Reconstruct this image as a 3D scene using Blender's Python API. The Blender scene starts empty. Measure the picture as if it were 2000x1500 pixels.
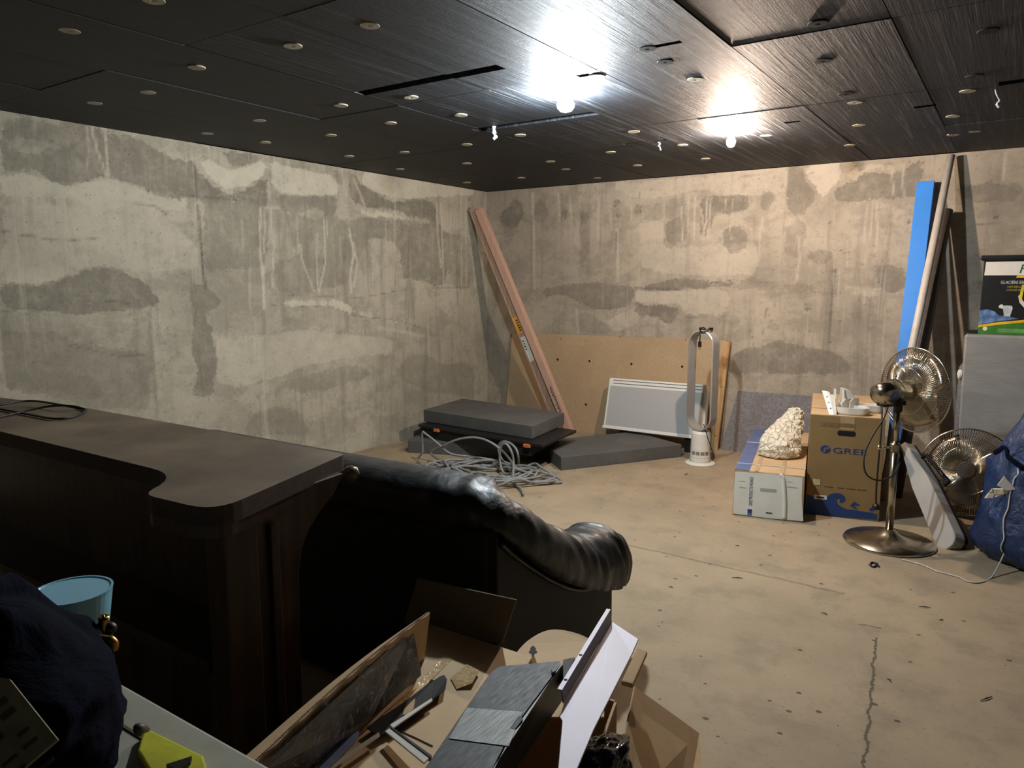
import bpy, bmesh, math, random
from mathutils import Vector, Matrix, noise
R=random.Random(7)
scene=bpy.context.scene
# ---------------- camera, world, exposure ----------------
cd=bpy.data.cameras.new('camera'); cam=bpy.data.objects.new('camera',cd); scene.collection.objects.link(cam)
YAW=math.radians(34.2); PITCH=math.atan(200/1450.)
cam.location=(0,0,1.36); cam.rotation_euler=(math.pi/2-PITCH,0,YAW)
cd.sensor_width=36; cd.lens=36*1450/2000.; cd.clip_start=.02; cd.clip_end=60
scene.camera=cam
scene.view_settings.view_transform='Standard'; scene.view_settings.look='None'
scene.view_settings.gamma=1; scene.view_settings.exposure=1.72; scene.view_settings.use_curve_mapping=False
w=bpy.data.worlds.new('world'); scene.world=w; w.use_nodes=True
w.node_tree.nodes['Background'].inputs[0].default_value=(.8,.9,.7,1); w.node_tree.nodes['Background'].inputs[1].default_value=0.0
LAMP_WHITE=850.; LAMP_WARM=1080.   # emission strengths of the two bulbs (see ceiling_bulb)
CEIL=2.216; XL=-4.33; YB=5.94; XR=2.6; YF=-2.2
# ---------------- helpers ----------------
def V(*a): return Vector(a if len(a)>1 else a[0])
ORG={}
class MB:
    def __init__(s): s.v=[]; s.f=[]; s.a=None
    def add(s,vs,fs):
        b=len(s.v); s.v+= [Vector(v) for v in vs]; s.f+= [tuple(i+b for i in f) for f in fs]; return s
    def pbox(s,o,ux,uy,uz):           # parallelepiped
        o,ux,uy,uz=map(Vector,(o,ux,uy,uz))
        vs=[o,o+ux,o+ux+uy,o+uy]; vs+=[p+uz for p in vs]
        fs=[(0,3,2,1),(4,5,6,7),(0,1,5,4),(1,2,6,5),(2,3,7,6),(3,0,4,7)]
        if ux.cross(uy).dot(uz)<0: fs=[f[::-1] for f in fs]
        return s.add(vs,fs)
    def box(s,x0,x1,y0,y1,z0,z1): return s.pbox((x0,y0,z0),(x1-x0,0,0),(0,y1-y0,0),(0,0,z1-z0))
    def prism(s,pts,vec):
        pts=[Vector(p) for p in pts]; vec=Vector(vec); n=len(pts)
        vs=pts+[p+vec for p in pts]
        nrm=Vector((0,0,0))
        for i in range(n): nrm+=pts[i].cross(pts[(i+1)%n])
        fs=[tuple(range(n)),tuple(range(2*n-1,n-1,-1))]+[(i,i+n,(i+1)%n+n,(i+1)%n) for i in range(n)]
        if nrm.dot(vec)>0: fs=[f[::-1] for f in fs]
        return s.add(vs,fs)
    def tube(s,pts,r,seg=8,cap=True):
        pts=[Vector(p) for p in pts]; n=len(pts)
        rs=r if isinstance(r,(list,tuple)) else [r]*n
        t0=(pts[1]-pts[0]).normalized(); up=Vector((0,0,1)) if abs(t0.z)<.9 else Vector((1,0,0))
        a=t0.cross(up).normalized(); vs=[];fs=[]
        for i in range(n):
            t=(pts[min(i+1,n-1)]-pts[max(i-1,0)]).normalized()
            a=(a-t*a.dot(t)); a=a.normalized() if a.length>1e-6 else t.orthogonal().normalized()
            b=t.cross(a)
            rr=rs[i]; ra,rb=rr if isinstance(rr,tuple) else (rr,rr)
            for k in range(seg):
                q=2*math.pi*k/seg; vs.append(pts[i]+a*math.cos(q)*ra+b*math.sin(q)*rb)
        for i in range(n-1):
            for k in range(seg):
                k2=(k+1)%seg; fs.append((i*seg+k,i*seg+k2,(i+1)*seg+k2,(i+1)*seg+k))
        if cap: fs.append(tuple(range(seg))[::-1]); fs.append(tuple(range((n-1)*seg,n*seg)))
        return s.add(vs,fs)
    def lathe(s,c,ax,prof,seg=32):    # prof: (radius, height along ax)
        c=Vector(c); ax=Vector(ax).normalized(); a=ax.orthogonal().normalized(); b=ax.cross(a)
        vs=[];fs=[];n=len(prof)
        for r,h in prof:
            r=max(r,1e-5)
            for k in range(seg):
                q=2*math.pi*k/seg; vs.append(c+ax*h+(a*math.cos(q)+b*math.sin(q))*r)
        for i in range(n-1):
            for k in range(seg):
                k2=(k+1)%seg; fs.append((i*seg+k,i*seg+k2,(i+1)*seg+k2,(i+1)*seg+k))
        return s.add(vs,fs)
    def ball(s,c,r,seg=16,sq=(1,1,1)):
        b=len(s.v); n=seg//2
        s.lathe((0,0,0),(0,0,1),[(math.sin(math.pi*i/n)*r,-math.cos(math.pi*i/n)*r) for i in range(n+1)],seg)
        for i in range(b,len(s.v)):
            p=s.v[i]; s.v[i]=Vector((p.x*sq[0],p.y*sq[1],p.z*sq[2]))+Vector(c)
        return s
def spline(pts,n=8,closed=False):
    P=[Vector(p) for p in pts]; out=[]; m=len(P)
    rng=range(m if closed else m-1)
    for i in rng:
        if closed: p0,p1,p2,p3=P[i-1],P[i],P[(i+1)%m],P[(i+2)%m]
        else: p0,p1,p2,p3=P[max(i-1,0)],P[i],P[i+1],P[min(i+2,m-1)]
        for k in range(n):
            t=k/n; out.append(.5*((2*p1)+(p2-p0)*t+(2*p0-5*p1+4*p2-p3)*t*t+(3*p1-p0-3*p2+p3)*t**3))
    if not closed: out.append(P[-1])
    return out
def tag(o,label,cat,group=None):
    o['label']=label; o['category']=cat
    if group: o['group']=group
    return o
def thing(name,label,cat,loc,group=None):
    o=bpy.data.objects.new(name,None); scene.collection.objects.link(o); o.location=loc; o.empty_display_size=.05
    ORG[o.name]=Vector(loc); return tag(o,label,cat,group)
def obj(name,mb,m,parent=None,smooth=False,bevel=0,label=None,loc=None,solid=0,sub=0):
    org=ORG[parent.name] if parent else (Vector(loc) if loc else Vector((0,0,0)))
    me=bpy.data.meshes.new(name); me.from_pydata([tuple(v-org) for v in mb.v],[],mb.f); me.update()
    me.materials.append(m)
    if smooth:
        for p in me.polygons: p.use_smooth=True
    o=bpy.data.objects.new(name,me); scene.collection.objects.link(o)
    if parent: o.parent=parent
    elif loc: o.location=loc
    ORG[o.name]=org
    if solid:
        md=o.modifiers.new('solid','SOLIDIFY'); md.thickness=solid; md.offset=0
    if sub:
        md=o.modifiers.new('sub','SUBSURF'); md.levels=sub; md.render_levels=sub
    if bevel:
        md=o.modifiers.new('bevel','BEVEL'); md.width=bevel; md.segments=2; md.limit_method='ANGLE'; md.angle_limit=.7
    if label: o['label']=label
    return o
def single(name,mb,m,label,cat,loc,group=None,**k):
    return tag(obj(name,mb,m,None,loc=loc,**k),label,cat,group)
def struct(name,mb,m,**k):
    o=obj(name,mb,m,**k); o['kind']='structure'; return o
# ---------------- materials ----------------
class G:
    def __init__(s,name):
        s.m=bpy.data.materials.new(name); s.m.use_nodes=True; s.t=s.m.node_tree; s.b=s.t.nodes['Principled BSDF']
        s.tc=s.t.nodes.new('ShaderNodeTexCoord')
    def n(s,ty,ins={},**k):
        n=s.t.nodes.new(ty)
        for a,b in k.items(): setattr(n,a,b)
        for a,b in ins.items(): s.set(n.inputs[a],b)
        return n
    def set(s,i,b):
        if isinstance(b,bpy.types.NodeSocket): s.t.links.new(b,i)
        else: i.default_value=b
    def co(s,sc=(1,1,1),rot=(0,0,0)):
        return s.n('ShaderNodeMapping',{'Vector':s.tc.outputs['Object'],'Scale':sc,'Rotation':rot}).outputs[0]
    def noise(s,scale,detail=4,rough=.55,vec=None,dist=0):
        return s.n('ShaderNodeTexNoise',{'Vector':vec or s.tc.outputs['Object'],'Scale':scale,'Detail':detail,'Roughness':rough,'Distortion':dist}).outputs[0]
    def ramp(s,x,a,b,lo=0.,hi=1.):
        return s.n('ShaderNodeMapRange',{'Value':x,'From Min':a,'From Max':b,'To Min':lo,'To Max':hi},interpolation_type='SMOOTHSTEP').outputs[0]
    def math(s,op,a,b=0.,c=0.):
        return s.n('ShaderNodeMath',{0:a,1:b,2:c},operation=op).outputs[0]
    def mix(s,f,a,b):
        n=s.n('ShaderNodeMix',data_type='RGBA'); s.set(n.inputs[0],f); s.set(n.inputs[6],a); s.set(n.inputs[7],b); return n.outputs[2]
    def attr(s,name): return s.n('ShaderNodeAttribute',attribute_name=name).outputs['Fac']
    def bump(s,h,st=.3,dist=.01,normal=None):
        ins={'Height':h,'Strength':st,'Distance':dist}
        if normal: ins['Normal']=normal
        return s.n('ShaderNodeBump',ins).outputs[0]
    def out(s,color,rough=.6,metal=0.,normal=None,**k):
        s.set(s.b.inputs['Base Color'],color); s.set(s.b.inputs['Roughness'],rough); s.set(s.b.inputs['Metallic'],metal)
        if normal: s.set(s.b.inputs['Normal'],normal)
        for a,b in k.items(): s.set(s.b.inputs[a],b)
        return s.m
def C(r,g,b,a=1): return (r,g,b,a)
def S(r,g,b):      # sRGB 0-255 to linear
    f=lambda c:(c/255/12.92 if c<=10 else ((c/255+.055)/1.055)**2.4)
    return (f(r),f(g),f(b),1)
def simple(name,c,rough=.6,metal=0,var=.12,scale=20,bump=0.,bs=60,**k):
    g=G(name); n=g.noise(scale,5); c2=tuple(x*(1-var*2) for x in c[:3])+(1,)
    col=g.mix(g.ramp(n,.35,.65),c,c2)
    nm=g.bump(g.noise(bs,4),bump,.004) if bump else None
    return g.out(col,rough,metal,nm,**k)
M={}
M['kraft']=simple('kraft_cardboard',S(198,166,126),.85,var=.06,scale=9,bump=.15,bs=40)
M['kraftlit']=simple('lit_kraft',S(216,188,150),.85,var=.05,scale=9)  # same kraft, brightened to paint strong light on the sheet and inner flap
M['kraftdark']=simple('dark_and_shaded_kraft',S(98,86,68),.9,var=.06,scale=9)  # dark kraft for marks and seams; also paints in the back flap's shade
M['giftbrown']=simple('brown_carton',S(150,120,76),.8,var=.04,scale=9)
M['whitecard']=simple('white_carton',S(232,230,220),.6,var=.03,scale=8,bump=.25,bs=18)
M['white']=simple('white_plastic',S(225,222,212),.35,var=.02)
M['blue_print']=simple('blue_print',S(30,62,120),.6,var=.05)
M['bluefade']=simple('faded_blue_print',S(95,108,150),.7,var=.08,scale=14)
M['dark_print']=simple('dark_print',S(40,36,34),.7,var=.02)
M['black']=simple('black_plastic',S(22,22,24),.45,var=.1)
M['blackmatte']=simple('black_matte',S(14,14,15),.8,var=.1)
M['cord']=simple('black_cord',S(20,19,19),.5)
M['greycord']=simple('grey_cable_sheath',S(140,142,140),.5)
M['whitecord']=simple('white_cord',S(210,208,200),.5)
M['orange']=simple('orange_clip',S(225,130,70),.6)
M['orangelab']=simple('orange_label',S(235,170,70),.6)
M['chrome']=simple('chrome_steel',S(200,190,170),.22,1,var=.1,scale=8)
M['wire']=simple('chrome_wire',S(215,205,185),.18,1,var=.05)
M['bluefoam']=simple('blue_wrap_film',S(66,142,232),.3,var=.04,scale=6,bump=.2,bs=25)
M['sidefoam']=simple('dark_blue_side',S(30,44,66),.4,var=.05)
M['pole']=simple('off_white_pole',S(205,195,182),.5,var=.05)
M['blackpole']=simple('dark_grey_pole',S(84,78,72),.55,var=.1)
M['pine']=None
M['knob']=simple('turned_wood_knob',S(104,88,60),.3,var=.1)
g=G('crumpled_paper'); v_=g.n('ShaderNodeTexVoronoi',{'Vector':g.co((1,1,1)),'Scale':26.},feature='DISTANCE_TO_EDGE').outputs[0]
M['paper']=g.out(g.mix(g.ramp(g.noise(10),.3,.7),S(232,222,200),S(218,207,184)),.8,0,g.bump(g.math('ADD',g.ramp(v_,0,.12),g.noise(30,4)),.7,.012))
M['clear']=simple('yellow_tape',S(190,160,120),.25,var=.05)
M['silver']=None
M['loopsilver']=simple('satin_silver_plastic',S(176,174,170),.32,.35,var=.02)
def mk_wood(name,c1,c2,rough,sc=(1,14,14),scale=3,bump=.1,dust=None):
    g=G(name); v=g.co(sc); n=g.noise(scale,6,.6,v,.4)
    col=g.mix(g.ramp(n,.3,.7),c1,c2)
    if dust:
        d=g.ramp(g.noise(2.3,6,.6),.35,.7,.35,.95); up=g.n('ShaderNodeSeparateXYZ',{0:g.n('ShaderNodeNewGeometry').outputs['Normal']}).outputs[2]; col=g.mix(g.math('MULTIPLY',d,g.ramp(up,.5,.9)),col,dust)
    return g.out(col,rough,0,g.bump(n,bump,.003))
M['pine']=mk_wood('pine_stud',S(196,160,112),S(160,122,78),.7,(14,14,1))
M['plank']=mk_wood('planed_plank',S(190,160,138),S(160,130,110),.65,(30,30,1.2))
M['pinkboard']=mk_wood('pinkish_plank',S(200,162,142),S(184,148,128),.7,(30,30,1.2))
M['barwood']=mk_wood('dark_stained_wood',S(70,50,36),S(44,31,21),.38,(10,10,1.2))
M['bartop']=mk_wood('dusty_wood_top',S(60,46,34),S(44,32,24),.6,(1.5,12,12),dust=S(128,112,90))
def mk_mdf():
    g=G('chipboard'); n=g.noise(140,3,.7); m=g.noise(3,4)
    col=g.mix(g.ramp(n,.3,.7),S(192,166,130),S(164,140,108)); col=g.mix(g.ramp(m,.35,.7,0,.35),col,S(154,130,100))
    return g.out(col,.8,0,g.bump(n,.1,.002))
M['mdf']=mk_mdf(); M['faintprint']=simple('faint_news_print',S(84,88,72),.8,var=.2)
def mk_foam(name,c1,c2,bs=120):
    g=G(name); n=g.noise(bs,3,.7); m=g.noise(5,5)
    col=g.mix(g.ramp(n,.35,.7),c1,c2); col=g.mix(g.ramp(m,.45,.7,0,.5),col,S(108,104,100))
    return g.out(col,.75,0,g.bump(n,.25,.003))
M['foam']=mk_foam('graphite_foam',S(92,91,88),S(74,74,72))
M['greyboard']=mk_foam('speckled_grey_board',S(142,137,138),S(112,108,110),60)
def mk_leather():
    g=G('black_leather'); v=g.n('ShaderNodeTexVoronoi',{'Vector':g.tc.outputs['Object'],'Scale':220.}).outputs[0]
    big=g.noise(7,3,.5,None,.6)
    nm=g.bump(v,.12,.002); nm=g.bump(big,.35,.03,nm)
    dust=g.ramp(g.noise(9,5,.6),.4,.75,0,.5)
    return g.out(g.mix(dust,S(24,27,28),S(52,50,47)),g.ramp(g.noise(12,3),.3,.7,.34,.5),0,nm)
M['leather']=mk_leather()
M['leatherback']=simple('matt_black_lining',S(20,20,20),.7,var=.2,scale=5)
def mk_brushed(name,c,rough,sc,metal=.8):
    g=G(name); v=g.co(sc); n=g.noise(6,5,.7,v); 
    col=g.mix(g.ramp(n,.3,.7),c,tuple(x*.62 for x in c[:3])+(1,))
    return g.out(col,g.ramp(n,.2,.8,rough-.08,rough+.1),metal,g.bump(n,.15,.002))
M['brushblack']=mk_brushed('brushed_black_panel',S(42,45,46),.55,(30,4,30),.25)
M['brushlight']=mk_brushed('brushed_steel_strip',S(116,120,116),.52,(60,3,30),.25)
M['silver']=simple('satin_aluminium',S(158,152,160),.52,.3,var=.03,scale=5)
M['alu_dark']=simple('dark_steel_bracket',S(36,34,31),.7,0,**{'Specular IOR Level':.25})
def mk_bag(name,c1,c2,ro=.42,k=.7,sp=.5):
    g=G(name); n=g.noise(9,6,.62,None,1.2); m=g.noise(26,4,.5,None,.8)
    nm=g.bump(n,k,.03); nm=g.bump(m,k/2,.008,nm)
    return g.out(g.mix(g.ramp(n,.35,.65),c1,c2),ro,0,nm,**{'Specular IOR Level':sp})
M['bag']=mk_bag('navy_nylon',S(30,54,98),S(22,40,76))
M['bagdark']=mk_bag('dark_navy_cloth',S(8,13,32),S(4,7,20),.9,.35,.08)
def mk_wrap():
    g=G('grey_wrap_film'); n=g.noise(2.2,5,.6,g.co((1,1,3)),1.2)
    return g.out(g.mix(g.ramp(n,.3,.7),S(158,156,152),S(140,139,136)),.45,0,g.bump(n,.22,.02))
M['wrap']=mk_wrap()
def mk_film():
    g=G('clear_plastic_film'); n=g.noise(14,5,.6,None,1.5)
    return g.out(g.mix(g.ramp(n,.4,.6),S(120,124,135),S(60,62,68)),.16,0,g.bump(n,.9,.03))
M['film']=mk_film()
def mk_grille():
    g=G('radiator_grille'); n=g.n('ShaderNodeTexWave',{'Vector':g.tc.outputs['Object'],'Scale':60.},bands_direction='X').outputs[0]
    return g.out(g.mix(g.ramp(n,.4,.7),S(178,178,176),S(160,160,160)),.5)
M['grille']=mk_grille()
M['radwhite']=simple('white_enamel',S(226,226,220),.3,var=.01)
def emis(name,c,st):
    m=bpy.data.materials.new(name); m.use_nodes=True; b=m.node_tree.nodes['Principled BSDF']
    b.inputs['Base Color'].default_value=(.9,.9,.9,1); b.inputs['Emission Color'].default_value=c; b.inputs['Emission Strength'].default_value=st
    return m
# concrete wall: 'damp' and 'lime' attributes carry the stain shapes
def mk_wall(name,light,mid,dark,lime,drip):
    g=G(name)
    edge=g.math('SUBTRACT',g.math('ADD',g.math('MULTIPLY',g.noise(5,8,.68),.6),g.math('MULTIPLY',g.noise(16,6,.7),.4)),.5); fine=g.math('SUBTRACT',g.noise(50,5,.6),.5)
    nz_=g.math('ADD',g.math('MULTIPLY',edge,2.0),g.math('MULTIPLY',fine,.6))
    damp=g.math('ADD',g.attr('damp'),nz_); limea=g.math('ADD',g.attr('lime'),nz_)
    big=g.noise(1.3,6,.6)
    st1=g.noise(1,6,.7,g.co(drip[0]),.35); st2=g.noise(1,5,.65,g.co(drip[1]),.5)
    col=g.mix(g.ramp(big,.35,.68),light,mid)
    bl=g.ramp(g.noise(3.4,7,.7,g.co((1,1,1.6))),.48,.58)
    col=g.mix(g.math('MULTIPLY',bl,.28),col,dark)
    cl=g.ramp(g.noise(9,7,.75),.45,.7,0,.35); col=g.mix(cl,col,dark)
    col=g.mix(g.ramp(st1,.5,.7,0,.5),col,dark)
    col=g.mix(g.math('MULTIPLY',g.math('MULTIPLY',g.ramp(limea,.40,.62),g.math('MULTIPLY',g.attr('limek'),g.ramp(g.noise(10,6,.7),.3,.6,.65,1.1))),.75),col,lime)
    dm=g.math('MULTIPLY',g.ramp(damp,.42,.58),g.ramp(g.noise(12,6,.7),.3,.62,.6,1.15))
    col=g.mix(g.math('MULTIPLY',g.math('MULTIPLY',dm,g.attr('dampk')),.82),col,dark)
    gate=g.ramp(g.noise(1.1,3,.5,g.co((1,1,.8))),.42,.62)
    thin=g.ramp(st2,.56,.66)
    col=g.mix(g.math('MULTIPLY',g.math('MULTIPLY',thin,gate),.35),col,lime)
    col=g.mix(g.math('MULTIPLY',g.math('MULTIPLY',g.attr('drip'),g.ramp(g.noise(40,4,.7),.3,.6,.35,1)),.9),col,lime)
    pits=g.n('ShaderNodeTexVoronoi',{'Vector':g.tc.outputs['Object'],'Scale':15.}).outputs[0]
    col=g.mix(g.ramp(pits,.03,.07,.75,0),col,S(60,56,48))
    col=g.mix(g.ramp(g.noise(48,4,.7),.58,.76,0,.5),col,S(84,79,68))
    col=g.mix(g.ramp(g.noise(22,5,.75),.60,.72,0,.5),col,S(92,88,76))
    col=g.mix(g.math('MULTIPLY',g.attr('crack'),g.ramp(g.noise(60,4,.7),.35,.6,.3,1)),col,S(66,62,54))
    h=g.math('ADD',g.noise(20,6,.6),g.math('MULTIPLY',dm,-.25))
    return g.out(col,.9,0,g.bump(h,.35,.01))
M['wallL']=mk_wall('concrete_left',S(184,178,160),S(160,154,138),S(116,112,99),S(205,199,180),((1,9,.7),(1,26,1.0)))
M['wallB']=mk_wall('concrete_back',S(180,168,150),S(156,146,130),S(113,106,95),S(200,188,170),((9,1,.6),(26,1,.9)))  # warm lamp's tint put into the slightly warmer concrete tones
def mk_floor():
    g=G('concrete_floor'); big=g.noise(.9,6,.6); med=g.noise(5,7,.65)
    col=g.mix(g.ramp(big,.3,.7),S(172,152,124),S(148,132,108)); col=g.mix(g.ramp(med,.45,.7,0,.6),col,S(128,116,96))
    col=g.mix(g.ramp(g.noise(60,4,.7),.56,.75,0,.5),col,S(96,84,66))
    sp=g.n('ShaderNodeTexVoronoi',{'Vector':g.co((1,1.25,1)),'Scale':14.}); rnd=g.n('ShaderNodeSeparateColor',{0:sp.outputs['Color']}).outputs[0]
    sz=g.ramp(rnd,.35,1.,.0,.14); m=g.math('LESS_THAN',g.math('ADD',sp.outputs[0],g.math('MULTIPLY',g.math('SUBTRACT',g.noise(70,2),.5),.12)),sz)
    col=g.mix(g.math('MULTIPLY',m,.8),col,S(58,48,36))
    sep=g.n('ShaderNodeSeparateXYZ',{0:g.tc.outputs['Object']}); wob=g.math('MULTIPLY',g.math('SUBTRACT',g.noise(14,6,.7),.5),.05)
    def crack(p,q,wd,amt):
        nonlocal col
        d=(Vector(q)-Vector(p)); L=d.length; d/=L
        dx=g.math('SUBTRACT',sep.outputs[0],p[0]); dy=g.math('SUBTRACT',sep.outputs[1],p[1])
        al=g.math('ADD',g.math('MULTIPLY',dx,d[0]),g.math('MULTIPLY',dy,d[1]))
        ac=g.math('ADD',g.math('ADD',g.math('MULTIPLY',dx,-d[1]),g.math('MULTIPLY',dy,d[0])),wob)
        k=g.ramp(g.math('ABSOLUTE',ac),wd,wd*2.2,amt,0)
        k=g.math('MULTIPLY',k,g.math('MULTIPLY',g.math('GREATER_THAN',al,0),g.math('LESS_THAN',al,L)))
        col=g.mix(k,col,S(84,76,58))
    crack((-0.3565,3.0268,0.0000)[:2],(-0.2612,2.1532,0.0000)[:2],.003,.9)
    crack((-1.6238,3.4151,0.0000)[:2],(-0.5363,3.3918,0.0000)[:2],.006,.45)
    crack((-0.4348,3.1041,0.0000)[:2],(-0.3513,3.1180,-0.0000)[:2],.003,.8)
    h=g.math('ADD',med,g.math('MULTIPLY',g.noise(90,3,.7),.4))
    return g.out(col,.85,0,g.bump(h,.25,.006))
M['floor']=mk_floor()
def mk_ceil():
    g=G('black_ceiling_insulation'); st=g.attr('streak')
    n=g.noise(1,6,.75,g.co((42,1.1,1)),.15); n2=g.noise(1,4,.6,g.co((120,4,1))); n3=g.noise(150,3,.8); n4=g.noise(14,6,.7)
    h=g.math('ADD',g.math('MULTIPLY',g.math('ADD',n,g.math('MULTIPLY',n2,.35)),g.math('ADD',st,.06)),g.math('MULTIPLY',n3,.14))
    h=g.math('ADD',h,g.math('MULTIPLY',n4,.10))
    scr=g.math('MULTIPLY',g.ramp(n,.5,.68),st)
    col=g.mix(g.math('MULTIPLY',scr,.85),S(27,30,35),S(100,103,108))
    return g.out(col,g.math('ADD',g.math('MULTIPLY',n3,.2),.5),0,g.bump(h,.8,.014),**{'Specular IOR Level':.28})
M['ceil']=mk_ceil()
M['ceilback']=simple('dark_ceiling_gap',S(16,16,17),.9)
M['disc']=simple('pale_washer',S(176,170,150),.6,var=.12,scale=30)
M['discdark']=simple('black_washer',S(24,24,24),.7)
M['ivory']=simple('foam_scrap',S(190,192,196),.7)
# ---------------- room shell ----------------
import numpy as np
def wallgrid(name,m,axis,c,a0,a1,damp=(),lime=(),drips=(),cracks=(),step=.014):
    na=max(1,int((a1-a0)/step)); nz=max(1,int(CEIL/step))
    aa=np.linspace(a0,a1,na+1); zz=np.linspace(0,CEIL,nz+1); AA,ZZ=np.meshgrid(aa,zz)
    co_=np.zeros(((na+1)*(nz+1),3)); k=0 if axis=='x' else 1
    co_[:,k]=c; co_[:,1-k]=AA.ravel(); co_[:,2]=ZZ.ravel()
    fs=[(j*(na+1)+i,j*(na+1)+i+1,(j+1)*(na+1)+i+1,(j+1)*(na+1)+i) for j in range(nz) for i in range(na)]
    me=bpy.data.meshes.new(name); me.from_pydata([tuple(v) for v in co_.tolist()],[],fs); me.materials.append(m)
    o=bpy.data.objects.new(name,me); scene.collection.objects.link(o); o['kind']='structure'; ORG[o.name]=Vector((0,0,0))
    def blur(A,n):
        for _ in range(n):
            B=np.pad(A,1,mode='edge'); A=(B[1:-1,1:-1]*2+B[:-2,1:-1]+B[2:,1:-1]+B[1:-1,:-2]+B[1:-1,2:])/6
        return A
    def inside(P):
        r=np.zeros(AA.shape,bool)
        for q in range(len(P)):
            x0,y0=P[q];x1,y1=P[q-1]
            if y0==y1: continue
            r^=((y0>ZZ)!=(y1>ZZ))&(AA<(x1-x0)*(ZZ-y0)/(y1-y0)+x0)
        return r
    def field(polys,n):
        A=np.zeros(AA.shape); K=np.zeros(AA.shape)
        for st,P in polys:
            q=inside(P); A[q]=1; K[q]=st
        A=blur(A,n); K=blur(K,n)
        return A,np.where(A>.02,K/np.maximum(A,.02),.6)
    def lines(L):
        A=np.zeros(AA.shape)
        for st,w_,P in L:
            for (x0,y0),(x1,y1) in zip(P,P[1:]):
                dx,dy=x1-x0,y1-y0; t=np.clip(((AA-x0)*dx+(ZZ-y0)*dy)/(dx*dx+dy*dy),0,1)
                d=np.hypot(AA-x0-t*dx,ZZ-y0-t*dy); A=np.maximum(A,st*np.clip(1.6-d/w_,0,1))
        return A
    D,DK=field(damp,16); L_,LK=field(lime,12)
    for nm,F in (('damp',D),('dampk',DK),('lime',L_),('limek',LK),('drip',lines(drips)),('crack',lines(cracks))):
        at=me.attributes.new(nm,'FLOAT','POINT'); at.data.foreach_set('value',F.ravel().astype(np.float32))
    return o
dampL=[(.8,[(1.773,2.203),(2.182,2.194),(2.522,2.195),(2.577,2.127),(2.712,2.097),(2.825,2.104),(2.870,2.044),(2.861,1.896),(2.650,1.862),(2.560,1.882),(2.447,1.940),(2.296,1.963),(2.213,1.928),(2.095,1.889),(2.057,1.879),(1.974,1.901),(1.919,1.944),(1.748,1.912)]),
(.95,[(2.862,2.043),(2.951,1.979),(3.070,1.931),(3.238,1.978),(3.338,2.044),(3.400,2.106),(3.378,1.879),(3.308,1.858),(3.160,1.908),(2.977,1.846),(2.909,1.856),(2.863,1.926)]),
(.75,[(2.929,2.184),(3.386,2.200),(3.266,2.138),(3.134,2.098),(3.047,2.140)]),
(.6,[(2.891,1.839),(3.309,1.874),(3.385,1.815),(3.325,1.455),(2.881,1.418),(2.863,1.658)]),
(.75,[(3.493,1.954),(4.053,2.006),(4.027,1.951),(3.951,1.856),(3.724,1.891),(3.509,1.857),(3.449,1.885)]),
(.5,[(3.507,1.824),(4.196,1.837),(4.401,1.738),(4.291,1.620),(4.183,1.505),(4.074,1.319),(3.418,1.306),(3.406,1.456),(3.621,1.562)]),
(1,[(4.183,2.145),(4.258,2.116),(4.521,2.030),(4.632,2.002),(4.900,2.054),(5.152,2.046),(5.216,1.968),(5.214,1.884),(4.957,1.908),(4.630,1.944),(4.302,1.937),(4.200,1.947)]),
(.75,[(4.197,1.874),(4.353,1.866),(4.804,1.868),(5.181,1.861),(5.314,1.816),(5.416,1.703),(5.270,1.312),(4.730,1.396),(4.680,1.673),(4.374,1.717),(4.271,1.787)]),
(.85,[(1.702,1.357),(1.869,1.332),(2.057,1.396),(2.189,1.431),(2.298,1.432),(2.421,1.378),(2.562,1.255),(2.513,1.199),(2.280,1.192),(2.041,1.186),(1.801,1.207),(1.691,1.223)]),
(.5,[(1.681,1.113),(1.995,1.089),(2.053,1.012),(2.494,0.923),(2.505,0.864),(2.422,0.755),(2.471,0.586),(2.103,0.639),(1.883,0.750),(1.657,0.816)]),
(.7,[(2.744,1.357),(2.859,1.341),(2.992,1.232),(2.935,1.171),(2.749,1.192)]),
(.75,[(2.832,1.174),(2.893,1.048),(2.932,0.825),(2.866,0.610),(2.730,0.627),(2.791,0.791),(2.749,0.933),(2.763,1.146)]),
(.5,[(3.374,0.475),(3.565,0.430),(3.690,0.211),(3.067,0.318),(3.192,0.466)]),
(.45,[(3.446,0.639),(3.950,0.713),(4.151,0.714),(4.362,0.615),(3.943,0.546),(3.592,0.534)]),
(.5,[(4.588,0.613),(4.771,0.720),(5.024,0.720),(5.256,0.591),(5.505,0.613),(5.730,0.523),(5.727,0.216),(5.428,0.302),(5.015,0.375),(4.765,0.490)]),
(.6,[(3.966,2.190),(4.062,2.202),(4.069,2.079),(4.008,2.073)]),(.7,[(4.123,2.200),(4.235,2.187),(4.201,1.984),(4.152,1.997)]),
(.5,[(5.313,1.784),(5.669,1.781),(5.682,1.287),(5.374,1.311)]),(.5,[(4.689,1.013),(5.262,0.899),(5.227,0.857),(4.777,0.937)]),
(.45,[(3.427,1.473),(3.596,1.493),(3.745,1.391),(3.763,1.286),(3.417,1.289)]),(.6,[(2.540,0.920),(2.600,0.892),(2.603,0.810),(2.549,0.830)])]
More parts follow.
